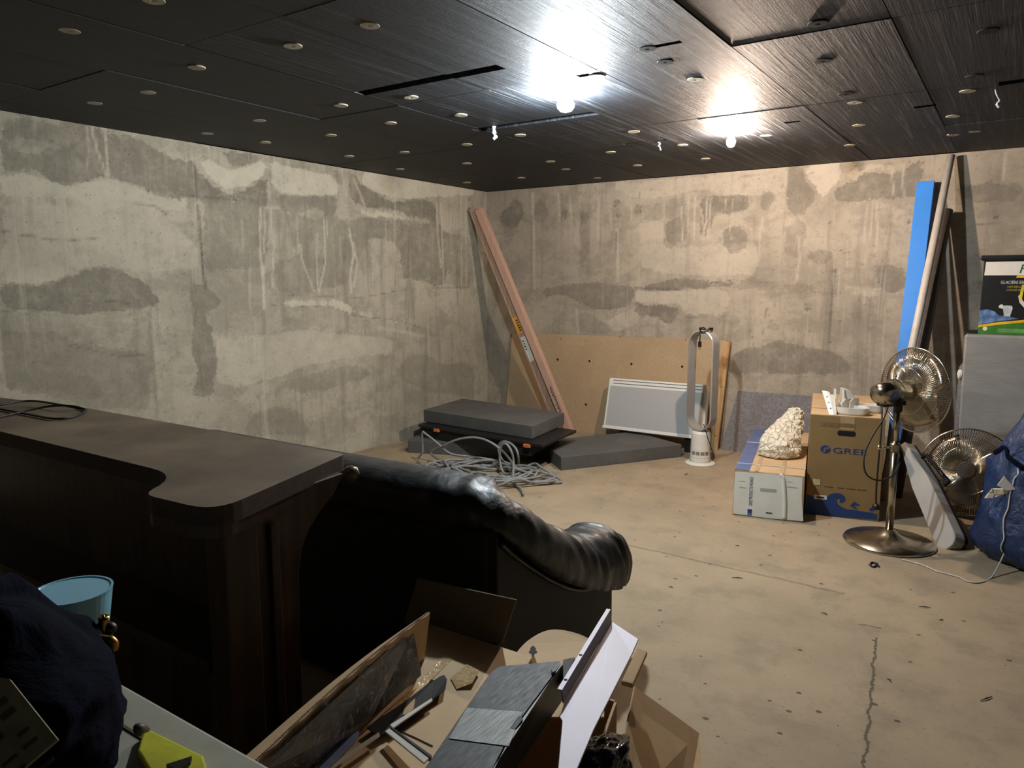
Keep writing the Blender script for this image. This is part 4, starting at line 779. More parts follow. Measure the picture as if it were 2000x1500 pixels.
# ---------------- beam and poles against the back wall ----------------
def lean(P0,P1,w_,th_,m):
    P0,P1=Vector(P0),Vector(P1); mb=MB(); mb.pbox(P0-Vector((w_/2,0,0)),(w_,0,0),(0,th_,0),P1-P0); return mb
t=thing('wrapped_beam','bright blue film wrapped beam leaning upright on the back wall','beam',(-.8,5.72,0))
obj('wrapping',lean((-.605,5.30,0),(-.588,5.85,2.035),.105,.07,None),M['bluefoam'],t,bevel=.004)
mb=MB(); mb.tube([(-.625,5.06,.0),(-.450,5.86,2.19)],.024,16); o=single('leaning_pole',mb,M['pole'],'off white round pole leaning to the ceiling, right of the blue beam','pole',(-.86,5.5,0),smooth=True)
mb=MB(); mb.tube([(-.555,5.17,.0),(-.448,5.875,1.835)],.034,16); o=single('leaning_pole',mb,M['blackpole'],'thick dark grey pole leaning behind the off white pole','pole',(-.74,5.52,0),smooth=True)
# ---------------- wrapped block, cooler carton ----------------
t=thing('wrapped_block','tall grey film wrapped block under the cooler carton at right','packaged goods',(.2,5.4,0))
mb=MB(); mb.pbox((-.245,5.22,0),(.85,.02,0),(0,.5,0),(-.012,0,1.045)); obj('film_wrap',mb,M['wrap'],t,bevel=.012)
mb=MB(); mb.pbox((-.275,5.28,.14),(.02,0,0),(0,.4,0),(0,0,.70)); obj('side_panel',mb,M['greyboard'],t)
mb=MB(); mb.lathe((-.262,5.25,.80),(-1,-.3,0),[(0,0),(.03,0),(.028,.012),(0,.02)],16); obj('white_tab',mb,M['white'],t,label='round white tab')
cz=1.047; CX=-.195; CY=5.32
t=thing('cooler_carton','dark picture carton with green and yellow band standing on the grey wrapped block','carton',(CX,CY,cz))
mb=MB(); mb.box(CX,CX+.5,CY,CY+.3,cz,cz+.44); obj('carton_body',mb,M['black'],t,bevel=.003)
def cf(u_,v_,o_=0): return Vector((CX+u_,CY-.001-o_,cz+v_))
def cpan(name,pts,m,o_=0,lab=None): return obj(name,MB().prism([cf(a,b,o_) for a,b in pts],(0,-.0008,0)),m,t,label=lab)
px2=.0039
cpan('white_band',[(.008,.35),(.5,.35),(.5,.43),(.012,.43)],M['white'],0,'white top band')
cpan('green_band',[(.0,.0),(.5,.0),(.5,.085),(.25,.075),(.1,.055),(0,.035)],simple('green_print',S(60,128,42),.5),0,'green lower band')
cpan('yellow_band',[(.0,.037),(.1,.057),(.25,.077),(.5,.087),(.5,.105),(.25,.093),(.1,.073),(0,.053)],simple('yellow_print',S(240,190,40),.5),0,'yellow curved band')
cpan('yellow_tab',[(.168,.335),(.32,.335),(.32,.352),(.172,.352)],simple('yellow_tab',S(230,190,50),.5),.001)
cpan('blue_cloth_picture',[(.0,.056),(.1,.078),(.2,.095),(.15,.108),(.10,.112),(.075,.137),(.04,.148),(.0,.140)],simple('picture_blue',S(112,150,205),.5,var=.3,scale=25),.001)
cpan('cup_picture',[(.125,.108),(.155,.108),(.165,.155),(.16,.172),(.12,.172),(.118,.150)],simple('picture_cup',S(200,212,212),.5),.001)
cpan('cup_picture',[(.095,.158),(.118,.152),(.122,.17),(.108,.18),(.096,.172)],M['white'],.001)
cpan('yellow_frame_picture',[(.19,.21),(.205,.20),(.212,.285),(.5,.285),(.5,.295),(.20,.295)],simple('yy',S(228,214,50),.5),.001)
cpan('white_tray_picture',[(.186,.23),(.196,.19),(.23,.15),(.24,.17),(.212,.20),(.196,.235)],M['white'],.0005)
cpan('green_note',[(.10,.012),(.5,.012),(.5,.034),(.10,.036)],simple('light_green_print',S(110,160,90),.5),.001)
cpan('round_badge',[(.035+.012*math.cos(a),.032+.012*math.sin(a)) for a in [i*math.pi/8 for i in range(16)]],M['white'],.001)
text('Feel',t,'lettering',cf(.182,.362,.002),(1,0,0.03),(.2,0,1),.075,simple('green_letters',S(20,90,60),.5),fit=.11)
text('GLACIÈRE ESCAPE 24L',t,'lettering',cf(.095,.300,.002),(1,0,0),(0,0,1),.026,M['white'],fit=.19)
text('NEVERA ESCAPE',t,'lettering',cf(.13,.277,.002),(1,0,0),(0,0,1),.016,simple('olive_letters',S(190,180,50),.6),fit=.13)
text('COOLER BOX ESCAPE',t,'lettering',cf(.125,.258,.002),(1,0,0),(0,0,1),.016,simple('olive_letter',S(190,180,50),.6),fit=.14)
mb=MB(); mb.box(CX-.02,CX+.52,CY-.02,CY+.32,cz+.441,cz+.468); obj('lid',mb,M['black'],t,bevel=.008,label='black lid on top')
mb=MB(); mb.box(CX-.055,CX-.004,CY+.0,CY+.1,cz,cz+.018); single('black_block',mb,M['black'],'small black block beside the foot of the cooler carton','block',(CX-.03,CY+.05,cz))
# carton behind the floor fan
mb=MB(); mb.pbox((-.30,5.02,0),(.55,.05,0),(-.02,.16,0),(0,0,.20)); single('low_carton',mb,M['kraftdark'],'low brown carton on the floor behind the floor fan','carton',(-.2,5.05,0),bevel=.003)
# ---------------- blue bag at right ----------------
t=thing('blue_bag','large full navy blue bag slumped on the floor at right','bag',(.34,4.35,0))
def bagmesh(c,rx,ry,h,lean_,seed,base=0.,amp=.1,NU=96,NV=64,ex=.55,pro=None):
    vs=[];fs=[]
    for j in range(NV+1):
        f_=j/NV
        rr=pro(f_) if pro else (1-max(0,(f_-.35)/.65)**1.7*.62)*(1-(1-min(1,f_/.12))**2*.22)
        for i in range(NU):
            a=2*math.pi*i/NU; d=Vector((math.cos(a),math.sin(a),0))
            fold=abs(noise.noise(Vector((math.cos(a)*2.1,math.sin(a)*2.1,f_*2.2+seed))))*-2+.5
            fold2=abs(noise.noise(Vector((math.cos(a)*5+f_*2,math.sin(a)*5-f_,f_*4.5+seed*2))))*-2+.5
            k=rr*(1+amp*fold+amp*.45*fold2)
            vs.append(Vector(c)+Vector((d.x*rx*k,d.y*ry*k,base+h*f_+.03*noise.noise(Vector((d.x*2,d.y*2,f_*3+seed))) *(1 if f_>.08 else 0)))+Vector(lean_)*f_)
    for j in range(NV):
        for i in range(NU):
            i2=(i+1)%NU; fs.append((j*NU+i,j*NU+i2,(j+1)*NU+i2,(j+1)*NU+i))
    fs.append(tuple(range(NU))[::-1]); vs.append(sum(vs[-NU:],Vector())/NU+Vector((0,0,.01))); k=len(vs)-1
    for i in range(NU): fs.append((NV*NU+i,NV*NU+(i+1)%NU,k))
    mb=MB(); mb.add(vs,fs); return mb
bgm=bagmesh((.325,4.40,0),.465,.38,1.06,(.20,.04,0),3.,amp=.13)
obj('bag_body',bgm,M['bag'],t,smooth=True)
from mathutils.bvhtree import BVHTree
BV=BVHTree.FromPolygons([tuple(v) for v in bgm.v],bgm.f)
def onbag(p,off=.005):
    co_,n_,_,_=BV.find_nearest(Vector(p)); ax_=Vector((.36,4.37,co_.z)); o_=(co_-ax_).normalized()
    return co_+o_*off
def sheet_pts(p,offs):
    c_=onbag(p,.030); return [c_+Vector((.0024*a,.0003*a,.0024*b)) for a,b in offs]
band=MB(); band.tube([onbag(p,.002) for p in spline([(-.2,4.2,.62),(-.05,3.95,.60),(.2,3.8,.56),(.5,3.85,.55)],10)],[(.0025,.014)]*31,8)
obj('strap_band',band,M['bagdark'],t,smooth=True,label='darker strap band')
mb=MB(); mb.prism(sheet_pts((-0.0390,4.1518,0.4335),[(-16,-6),(-6,14),(2,4),(15,-10),(0,-14)]),(.0,.01,.002)); single('white_sheet',mb,M['white'],'upper folded white sheet poking out of the navy bag','paper',(-0.0471,4.5923,0.3263))
mb=MB(); mb.prism(sheet_pts((-0.0553,4.1322,0.3826),[(-22,-12),(-10,9),(27,13),(15,3),(-8,-9)]),(.0,.01,.002)); single('cream_sheet',mb,M['paper'],'lower cream sheet poking out of the navy bag','paper',(-0.0608,4.5739,0.2726))
# white cord over bag and floor
cpts=[onbag(p,.006) for p in spline([(0.0758,4.2355,0.4675),(0.0405,4.1730,0.4558),(0.0149,4.1264,0.4274),(0.0025,4.1060,0.3557),(-0.0041,4.0856,0.2601),(-0.0048,4.0652,0.1405),(-0.0014,4.0516,0.0449)],4)]+[Vector(p) for p in ((-0.0064,3.9694,0.0060),(-0.0487,3.8677,0.0040),(-0.0934,3.8444,0.0040),(-0.1357,3.8801,0.0040),(-0.1819,3.8928,0.0040),(-0.2290,3.9059,0.0040),(-0.2936,3.9550,0.0040),(-0.3801,3.9769,0.0040))]
mb=MB(); mb.tube(spline(cpts,8),.0035,6); single('thin_cable',mb,M['whitecord'],'thin white cord running over the navy bag and across the floor','cord',(-0.0027,3.9969,0.0000),smooth=True)
mb=MB(); 
mb.tube(spline([(-0.4723,3.8226,0.0050),(-0.4814,3.7929,0.0050),(-0.4968,3.8059,0.0050),(-0.4982,3.8448,0.0050),(-0.4786,3.8501,0.0050),(-0.4591,3.8080,0.0050)],5),.0045,6); mb.tube([(-0.4816,3.8400,0.0050),(-0.4693,3.8484,0.0050)],.004,6)
single('black_clip',mb,M['black'],'tiny black hook shaped clip on the floor before the fan base','clip',(-0.4833,3.8383,0.0000),smooth=True)
# small debris
for i,(p,l) in enumerate((((-1.8666,4.9494,0.0000),.05),((-1.2399,4.6339,0.0000),.04),((-1.1129,3.7164,0.0000),.02),((-0.2310,3.4304,0.0000),.045),((0.0098,2.7574,0.0000),.06),((-0.1634,3.3323,0.0000),.02),((-0.2712,2.7038,0.0000),.02),((-0.9806,3.2958,0.0000),.05),((-1.1948,3.0242,0.0000),.02),((-0.5667,3.1260,0.0000),.03))):
    a=R.uniform(0,3); d=Vector((math.cos(a),math.sin(a),0))*l/2; p=Vector(p)+up_(.003)
    mb=MB(); mb.tube([p-d,p+Vector((.003,.002,.002)),p+d],[.001,.0025,.001],5); single('wood_splinter',mb,M['dark_print'],'tiny dark splinter of debris lying on the concrete floor','debris',tuple(p),'dark splinters on the floor')
# ---------------- grey cable coil ----------------
cc=Vector((-3.02,4.10,0)); q=random.Random(11); pts=[]
for i in range(120):
    a=i*.52; rx_=.36+q.uniform(-.12,.10); ry_=.20+q.uniform(-.08,.06)
    z=.012+.06*q.random()*(1 if i%3 else .3)
    pts.append(cc+Vector((math.cos(.3)*math.cos(a)*rx_-math.sin(.3)*math.sin(a)*ry_,math.sin(.3)*math.cos(a)*rx_+math.cos(.3)*math.sin(a)*ry_,z))+Vector((.12*math.sin(i*.21),.05*math.cos(i*.17),0)))
arcs=[(-3.5894,4.1102,0.0100),(-3.6058,4.1200,0.1077),(-3.6080,4.1200,0.2402),(-3.5730,4.1200,0.2365),(-3.4857,4.1500,0.1719),(-3.4057,4.2000,0.0951),(-3.2913,4.3000,0.0674),(-3.1372,4.4454,0.0200),(-2.8248,4.1566,0.0200),(-2.9030,4.0216,0.0200),(-3.5456,4.1600,0.0687),(-3.4207,4.1600,0.1665),(-3.2921,4.1800,0.2247),(-3.1578,4.2000,0.2448),(-3.0450,4.2200,0.2175),(-2.9545,4.2500,0.1487),(-2.8883,4.2500,0.0831),(-2.8519,4.2222,0.0200),(-2.9894,4.3000,0.0587),(-3.0390,4.3000,0.1393),(-3.0252,4.3000,0.2016),(-2.9667,4.3000,0.2201),(-2.9002,4.3000,0.1910),(-2.8694,4.3000,0.1315),(-2.9145,4.3545,0.0200),(-2.9086,4.1836,0.0200),(-2.9595,4.2000,0.1206),(-2.9416,4.2000,0.2154),(-2.8978,4.2000,0.2283),(-2.8543,4.2000,0.1715),(-2.8413,4.2000,0.1000),(-2.7411,4.0519,0.0200),(-2.5943,3.9244,0.0200),(-2.5185,3.8334,0.0200)]
mb=MB(); mb.tube(spline(pts+[Vector(p) for p in arcs],6),.0085,8); single('cable_coil',mb,M['greycord'],'loose tangled coil of grey cable on the floor before the foam stack','cable',tuple(cc),smooth=True)
# ---------------- bar counter ----------------
BZ=.88
t=thing('bar_counter','dark wooden bar counter with dusty stepped top at left','counter',(-2.3,1.15,0))
def rnd(p,r,n=6):   # round polygon corners: p list of (x,y,r)
    out=[]
    m=len(p)
    for i in range(m):
        P=Vector(p[i][:2]); A_=Vector(p[i-1][:2]); B_=Vector(p[(i+1)%m][:2]); r_=p[i][2]
        if r_==0: out.append(P); continue
        a=P+(A_-P).normalized()*r_; b=P+(B_-P).normalized()*r_
        for k in range(n+1): s=k/n; out.append(a*(1-s)**2+P*2*s*(1-s)+b*s*s)
    return out
topo=rnd([(-3.75,1.30,.03),(-3.70,1.01,.02),(-1.70,1.03,.13),(-1.62,.885,.045),(-1.37,.90,.09),(-1.535,1.425,.02),(-2.93,1.405,.05)],0)
mb=MB(); mb.prism([(p.x,p.y,BZ-.045) for p in topo],(0,0,.045)); obj('counter_top',mb,M['bartop'],t,bevel=.006,label='dusty counter top')
mb=MB(); mb.prism([(p.x*.985-.03,p.y*.97+.03,BZ-.075) for p in topo],(0,0,.03)); obj('top_moulding',mb,M['barwood'],t,bevel=.006)
mb=MB(); mb.box(-3.65,-1.52,1.16,1.20,0,BZ-.075); obj('front_panel',mb,M['barwood'],t)
mb=MB(); mb.box(-3.65,-1.55,.98,1.16,.42,.45); obj('shelf',mb,M['barwood'],t)
# end panel with curved bracket towards the back
X0=-1.40; ep=[(.985,0),(1.19,0),(1.195,.45),(1.20,.62),(1.215,.68),(1.24,.72),(1.29,.76),(1.34,.79),(1.38,.835),(1.38,.84),(.96,.84),(.96,.80),(.985,.78)]
mb=MB(); mb.prism([(X0-.05+ (y_-.98)*-.12,y_,z_) for y_,z_ in ep],(-.05,0,0)); obj('end_panel',mb,M['barwood'],t,bevel=.004,label='end panel with curved bracket')
mb=MB(); mb.box(-1.50,-1.425,.955,1.045,0,.81); obj('corner_post',mb,M['barwood'],t,bevel=.006)
mb=MB(); mb.box(-1.475,-1.45,1.10,1.125,0,.78); obj('pilaster_strip',mb,M['barwood'],t,bevel=.004)
kp=Vector((-1.5532,1.4600,0.8128)); mb=MB(); kd=Vector((.25,.97,0)).normalized()
mb.lathe(kp-Vector((.055,.04,0)),(Vector((.055,.04,0))).normalized(),[(.018,-.02),(.012,.0),(.008,.03),(.010,.045),(.020,.055),(.024,.07),(.019,.087),(0,.094)],20); obj('knob',mb,M['knob'],t,smooth=True,label='turned wooden knob')
z=BZ+.006
lp1=[(-3.1526,1.1657,0.8860),(-3.1432,1.1971,0.9000),(-3.1534,1.3072,0.9000),(-2.9519,1.3271,0.9000),(-2.9189,1.3656,0.8860),(-2.8435,1.3623,0.8860),(-2.7497,1.2843,0.8860),(-2.7464,1.2142,0.8860),(-2.9081,1.2015,0.8860),(-3.1336,1.1922,0.8860),(-3.2205,1.1746,0.8860),(-2.9531,1.0737,0.8860),(-2.9535,1.1214,0.8860),(-2.9799,1.2153,0.8900),(-2.9590,1.2942,0.9000),(-2.8957,1.3372,0.9000),(-2.8698,1.3715,0.8860)]
mb=MB(); mb.tube(spline(lp1,8),.0042,6); single('black_cable',mb,M['cord'],'thin black cable looped on the far left end of the bar top','cable',(-3.0642,1.2676,0.8800),smooth=True)
# ---------------- sofa ----------------
t=thing('leather_sofa','black leather sofa seen from behind, right of the bar counter','sofa',(-2.1,2.1,0))
SX=-1.165
pp=[(-1.1650,1.6498,0.6252),(-1.1650,1.7411,0.5506),(-1.1650,1.9473,0.4079),(-1.1650,2.1170,0.3215),(-1.1650,2.3079,0.2747),(-1.1650,2.3747,0.2474)]
side=[(SX,1.64,.03),(SX,2.38,.03)]+[(SX,p[1],p[2]) for p in reversed(pp)]+[(SX,1.64,.66)]
mb=MB(); mb.prism(side,(-.14,0,0)); obj('side_panel',mb,M['leatherback'],t,bevel=.012)
mb=MB(); mb.box(-2.62,SX-.03,1.63,1.80,.03,.655); obj('back_panel',mb,M['leatherback'],t,bevel=.015)
pip_=[Vector(p)+Vector((.006,0,0)) for p in pp]; mb=MB(); mb.tube(spline(pip_,6),.007,8); obj('piping',mb,M['leather'],t,smooth=True)
st_=[(-2.65,1.585,0,-1,.64,.772,.25),(-2.2,1.59,0,-1,.64,.772,.25),(-1.75,1.60,0,-1,.64,.772,.25),(-1.42,1.61,0,-1,.64,.772,.25),(-1.25,1.635,.35,-1,.635,.765,.25),(-1.15,1.70,.8,-.7,.60,.735,.25),(-1.115,1.80,1,-.25,.52,.685,.25),(-1.10,1.95,1,0,.415,.60,.25),(-1.095,2.08,1,0,.35,.525,.255),(-1.09,2.19,1,0,.305,.487,.265),(-1.085,2.29,1,.03,.275,.485,.275),(-1.09,2.36,1,.1,.268,.478,.27),(-1.10,2.41,1,.2,.268,.45,.25),(-1.12,2.44,1,.3,.27,.41,.20),(-1.15,2.455,1,.3,.29,.37,.12)]
A_=spline([q[:3] for q in [(a,b,0) for a,b,*_ in st_]],8); NS_=len(A_); SG=40; vs=[];fs=[]
for i in range(NS_):
    k=i/(NS_-1)*(len(st_)-1); a=int(min(k,len(st_)-2)); f_=k-a; L=[st_[a][q]*(1-f_)+st_[a+1][q]*f_ for q in range(7)]
    n2=Vector((L[2],L[3],0)).normalized(); zp,zt,w0=L[4:7]; base=A_[i]
    for j in range(SG):
        th_=math.pi*j/(SG-1); cx_,sx_=math.cos(th_),math.sin(th_)
        h=math.copysign(abs(cx_)**.75,cx_); v_=sx_**.62 if sx_>0 else 0
        p=base-n2*(w0/2)+n2*(w0/2)*h*(1-.10*max(0,1-v_*3)); p=Vector((p.x,p.y,zp+(zt-zp)*v_))
        amt=min(1,max(0,(base.x+1.62)/.35))*(1-abs(th_/math.pi-.35)*1.2)
        along=i/8.; fo=noise.noise(Vector((along*2.6+j*.05,j*.05,2.)))+.5*noise.noise(Vector((along*6,j*.12,5.)))
        d=(p-(base-n2*(w0/2)+Vector((0,0,zp)))); d=d.normalized() if d.length>1e-4 else n2
        vs.append(p+d*.016*amt*fo)
for i in range(NS_-1):
    for j in range(SG):
        j2=(j+1)%SG; fs.append((i*SG+j,(i+1)*SG+j,(i+1)*SG+j2,i*SG+j2))
fs.append(tuple(range(SG))); fs.append(tuple(range((NS_-1)*SG,NS_*SG))[::-1])
mb=MB(); mb.add(vs,fs); obj('back_and_arm_cover',mb,M['leather'],t,smooth=True)
mb=MB(); mb.box(-2.6,-1.36,1.82,2.36,.06,.28); obj('seat_base',mb,M['leatherback'],t,bevel=.02)
for x0 in (-2.58,-1.98):
    mb=MB(); mb.box(x0,x0+.60,1.90,2.40,.285,.40); obj('seat_cushion',mb,M['leather'],t,bevel=.04)
for x0 in (-2.58,-1.98):
    mb=MB(); mb.pbox((x0,1.85,.40),(.60,0,0),(0,.13,0),(0,-.02,.26)); obj('back_cushion',mb,M['leather'],t,bevel=.04)
mb=MB(); mb.box(SX-.06,SX-.01,2.36,2.40,0,.03); mb.box(SX-.06,SX-.01,1.68,1.72,0,.03); mb.box(-2.6,-2.55,2.3,2.35,0,.06); mb.box(-2.6,-2.55,1.68,1.72,0,.03); obj('feet',mb,M['blackmatte'],t)
# ---------------- open carton in the foreground ----------------
KZ=.42
t=thing('open_carton','open kraft carton with raised flaps in the foreground','carton',(-.95,1.1,0))
c1=Vector((-1.1406,1.3685,0.4200)); c1.z=0; 
P1=Vector((-1.29,1.485,0)); P2=Vector((-.72,1.505,0)); P3=Vector((-.50,.72,0)); P4=Vector((-1.10,.68,0))
mb=MB()
for a,b in ((P1,P2),(P2,P3),(P3,P4),(P4,P1)):
    d=(b-a).normalized(); n_=Vector((-d.y,d.x,0)); mb.pbox(a,b-a,n_*-.006,(0,0,KZ-.05))
mb.prism([P1,P2,P3,P4],(0,0,.006)); obj('walls',mb,M['kraft'],t)
mb=MB(); mb.prism([(-1.28,1.482,.42),(-.95,1.488,.42),(-.90,1.30,.42),(-0.7820,1.0795,0.4200),(-.86,.70,.42),(-1.02,.70,.42),(-1.0740,1.0087,0.4200),(-1.0912,1.0773,0.4200),(-1.1216,1.2203,0.4200),(-1.20,1.36,.42)],(0,0,-.004)); ks=obj('packing_sheet',mb,M['kraftlit'],t,label='lit kraft sheet with brown tape')
def tapeq(q,name='tape'): return obj(name,MB().prism(q,(0,0,.001)),M['film2'],ks,label='shiny brown tape')
g=G('shiny_brown_tape'); n_=g.noise(60,3,.6,None,1.); M['film2']=g.out(g.mix(g.ramp(n_,.4,.6),S(222,190,146),S(200,166,120)),.2,0,g.bump(n_,.5,.006))
tapeq([(-1.1379,1.3692,0.4205),(-1.1099,1.3633,0.4205),(-1.0770,1.2094,0.4205),(-1.0639,1.0902,0.4205),(-1.0832,1.0865,0.4205),(-1.1060,1.2298,0.4205)])
mb=MB(); mb.prism([(-1.0537,1.2897,0.4220),(-1.0609,1.3629,0.4220),(-1.0096,1.3449,0.4300),(-0.9890,1.2893,0.4300),(-1.0122,1.2609,0.4220)],(0,0,.001)); obj('tape',mb,M['film2'],ks,label='loose shiny end of tape')
mb=MB(); mb.tube([(-1.0278,1.0678,0.4215),(-0.9703,1.0679,0.4215),(-0.9205,1.0665,0.4215)],.0012,5); obj('crease',mb,M['kraftdark'],ks)
mb=MB(); mb.prism([(-1.3327,1.4900,0.5377),(-1.0000,1.4900,0.5581),(-1.0448,1.4900,0.4264),(-1.3885,1.4900,0.3895)],(0,.005,0)); obj('back_flap',mb,M['kraftdark'],t,label='raised back flap in shade')  # the flap's shade is put into its darker colour
fA,fB=Vector((-1.1018,1.2749,0.5800)),Vector((-0.9751,0.6897,0.5800))
gA,gB=Vector((fA.x-.075,fA.y+.06,.40)),Vector((fB.x-.10,fB.y-.0,.40))
ee=Vector((-.012,0,-.004))
vs=[];NN=24
for i in range(NN+1):
    k=i/NN; top_=fA.lerp(fB,k)+up_(.012*math.sin(k*math.pi)); bot_=gA.lerp(gB,k); wv=.002*math.sin(i*2.1)
    out_=Vector((-.007,.0,.0)); rid=Vector((-.022-.02*k,.0,-.012))
    vs+=[top_+Vector((wv,0,0)),top_+out_+up_(.001),top_+rid,bot_+Vector((-.006,0,0)),bot_]
fs=[]
for i in range(NN):
    for k in range(5):
        k2=(k+1)%5; fs.append((i*5+k,i*5+k2,(i+1)*5+k2,(i+1)*5+k))
fs+=[(4,3,2,1,0),tuple(NN*5+k for k in range(5))]
mb=MB(); mb.add(vs,fs); obj('side_flap',mb,M['kraft'],t,label='long side flap with corrugated edge')
mb=MB()
for i in range(150):
    k=i/150; p=fA.lerp(fB,k)+up_(.012*math.sin(k*math.pi)+.0008); mb.tube([p+Vector((-.006,0,0)),p+Vector((-.0035,.0016,.0)),p+Vector((-.001,0,0))],.0007,4)
obj('corrugation',mb,M['kraftdark'],t)
mb=MB(); mb.prism([(-0.7191,1.6031,0.3600),(-0.6315,1.8385,0.1400),(-0.5639,1.6770,0.1300),(-0.5266,1.4382,0.1400),(-0.5543,1.1262,0.3600)],(-.004,0,-.003)); obj('outer_flap',mb,M['kraft'],t,label='flap hanging out to the right')
mb=MB(); pts=spline([(-1.0055,1.4679,0.4000),(-1.0164,1.5685,0.4100),(-0.9886,1.6409,0.4200),(-0.9136,1.6633,0.4200),(-0.8302,1.6511,0.4100)],6); mb.prism(list(pts)+[Vector((-0.6938,1.3861,0.4000)),Vector((-0.8636,1.2707,0.4000))],(0,0,-.004)); bf=obj('inner_flap',mb,M['kraftlit'],t,label='brightly lit flap with a torn hole')
hc_=Vector((-0.9633,1.5133,0.4205)); hx=Vector((-0.9557,1.5185,0.4205))-hc_; hy=Vector((-0.9506,1.4934,0.4205))-hc_
hp=[hc_+hx*math.cos(a)*(1+.3*math.sin(a*5))+hy*math.sin(a)*(1+.25*math.cos(a*4)) for a in [i*math.pi/8 for i in range(16)]]
obj('torn_hole',MB().prism(hp,(0,0,.0012)),M['blackmatte'],bf)
mb=MB(); mb.prism([(-0.7352,1.6488,0.4400),(-0.7061,1.6463,0.4400),(-0.6847,1.5144,0.4200),(-0.7137,1.5112,0.4200)],(0,0,-.012)); obj('corner_flap',mb,M['kraft'],t,bevel=.003,label='small corner flap')
# wrapped dark panel in the carton
WP=[(-0.9702,0.7005,0.5720),(-1.0958,1.2063,0.5720),(-1.1018,1.2385,0.4500),(-1.0743,1.0489,0.4500),(-1.0449,0.8494,0.4500)]
mb=MB(); mb.prism(WP,(.0,.0,-.012)); t=thing('plastic_wrapped_sheet','dark panel in crinkled clear plastic film inside the open carton','packaged panel',(-1.1136,1.1097,0.4200))
obj('panel',mb,simple('charcoal_sheet',S(64,66,70),.3,var=.2,scale=6),t)
bm=bmesh.new(); q=[Vector(p) for p in ((-0.9616,0.6943,0.5790),(-1.0885,1.1879,0.5790),(-1.0653,1.2025,0.5400),(-1.0837,1.2288,0.4550),(-1.0515,1.0321,0.4550),(-1.0253,0.8329,0.4550))]
vs=[];NN=26
for j in range(NN+1):
    for i in range(NN+1):
        s0,s1=i/NN,j/NN; L0=q[0].lerp(q[1],s1); R0=q[5].lerp(q[4],s1*2) if s1<.5 else q[4].lerp(q[3],(s1-.5)*2)
        p=L0.lerp(R0,s0); p=p+Vector((0,0,.006+.012*abs(noise.noise(p*32))+.006*noise.noise(p*70))); vs.append(p)
fs=[(j*(NN+1)+i,j*(NN+1)+i+1,(j+1)*(NN+1)+i+1,(j+1)*(NN+1)+i) for j in range(NN) for i in range(NN)]
g=G('crinkled_clear_film'); n_=g.noise(30,5,.6,None,2.); g.out((.75,.8,.88,1),.12,0,g.bump(n_,.8,.02)); g.b.inputs['Transmission Weight'].default_value=0; g.set(g.b.inputs['Alpha'],g.ramp(n_,.5,.75,.04,.5)); M['clearfilm']=g.m
mb=MB(); mb.add(vs,fs); obj('plastic_film',mb,M['clearfilm'],t,smooth=True,label='crinkled clear film')
bm.free()
# steel bracket
t=thing('steel_bracket','black and pale steel mounting bracket lying on the kraft sheet in the open carton','bracket',(-1.0248,1.1128,0.4250))
Z0=.428
br_=[(-1.0556,1.2693,0.4400),(-1.0390,1.2585,0.4400),(-1.0154,1.2239,0.4400),(-1.0157,1.1757,0.4350),(-1.0077,1.0780,0.4350),(-1.0208,1.0151,0.4350),(-1.0643,1.0219,0.4350),(-1.0629,1.1386,0.4350),(-1.0679,1.2171,0.4350),(-1.0697,1.2376,0.4400),(-1.0609,1.2382,0.4400),(-1.0606,1.2603,0.4400)]
mb=MB(); mb.prism(br_,(0,0,-.003)); obj('arm',mb,M['alu_dark'],t,bevel=.001)
mb=MB(); mb.prism([(-1.0161,1.1763,0.4370),(-1.0090,1.1713,0.4370),(-1.0101,1.0463,0.4370),(-1.0229,1.0506,0.4370)],(0,0,.003)); obj('edge_strip',mb,M['white'],t,label='pale edge strip')
mb=MB(); mb.prism([(-1.0247,1.0192,0.4370),(-1.0144,1.0115,0.4370),(-1.0159,0.8733,0.4370),(-1.0274,0.8836,0.4370)],(0,0,.003)); obj('edge_strip',mb,M['white'],t,label='pale edge strip')
mb=MB(); mb.prism([(-1.0104,1.0226,0.4450),(-1.0103,1.0376,0.4450),(-0.8701,1.0000,0.4550),(-0.8677,0.9794,0.4550)],(0,0,-.004)); cr=obj('cross_bar',mb,M['white'],t,bevel=.001,label='white cross bar')
mb=MB(); mb.prism([(-1.0093,1.0366,0.4470),(-1.0079,1.0397,0.4470),(-0.8687,1.0030,0.4570),(-0.8671,0.9966,0.4570)],(0,0,-.01)); obj('bar_lip',mb,M['black'],cr)
mb=MB(); mb.prism([(-1.0397,1.1133,0.4375),(-1.0452,1.1359,0.4375),(-1.0485,1.1582,0.4375),(-1.0245,1.1260,0.4375),(-1.0215,1.1046,0.4375),(-1.0276,1.0935,0.4375)],(0,0,.0006)); obj('cut_out',mb,M['kraft'],t,label='notch showing kraft below')
mb=MB(); mb.prism([(-1.0569,0.9931,0.4450),(-1.0488,0.9880,0.4450),(-1.0356,0.9639,0.4450),(-1.0185,0.8759,0.4450),(-1.0328,0.8572,0.4450),(-1.0597,0.9196,0.4450)],(0,0,-.003)); obj('protective_film',mb,simple('pale_blue_film',S(150,168,210),.4,var=.08),t,label='pale blue film patch')
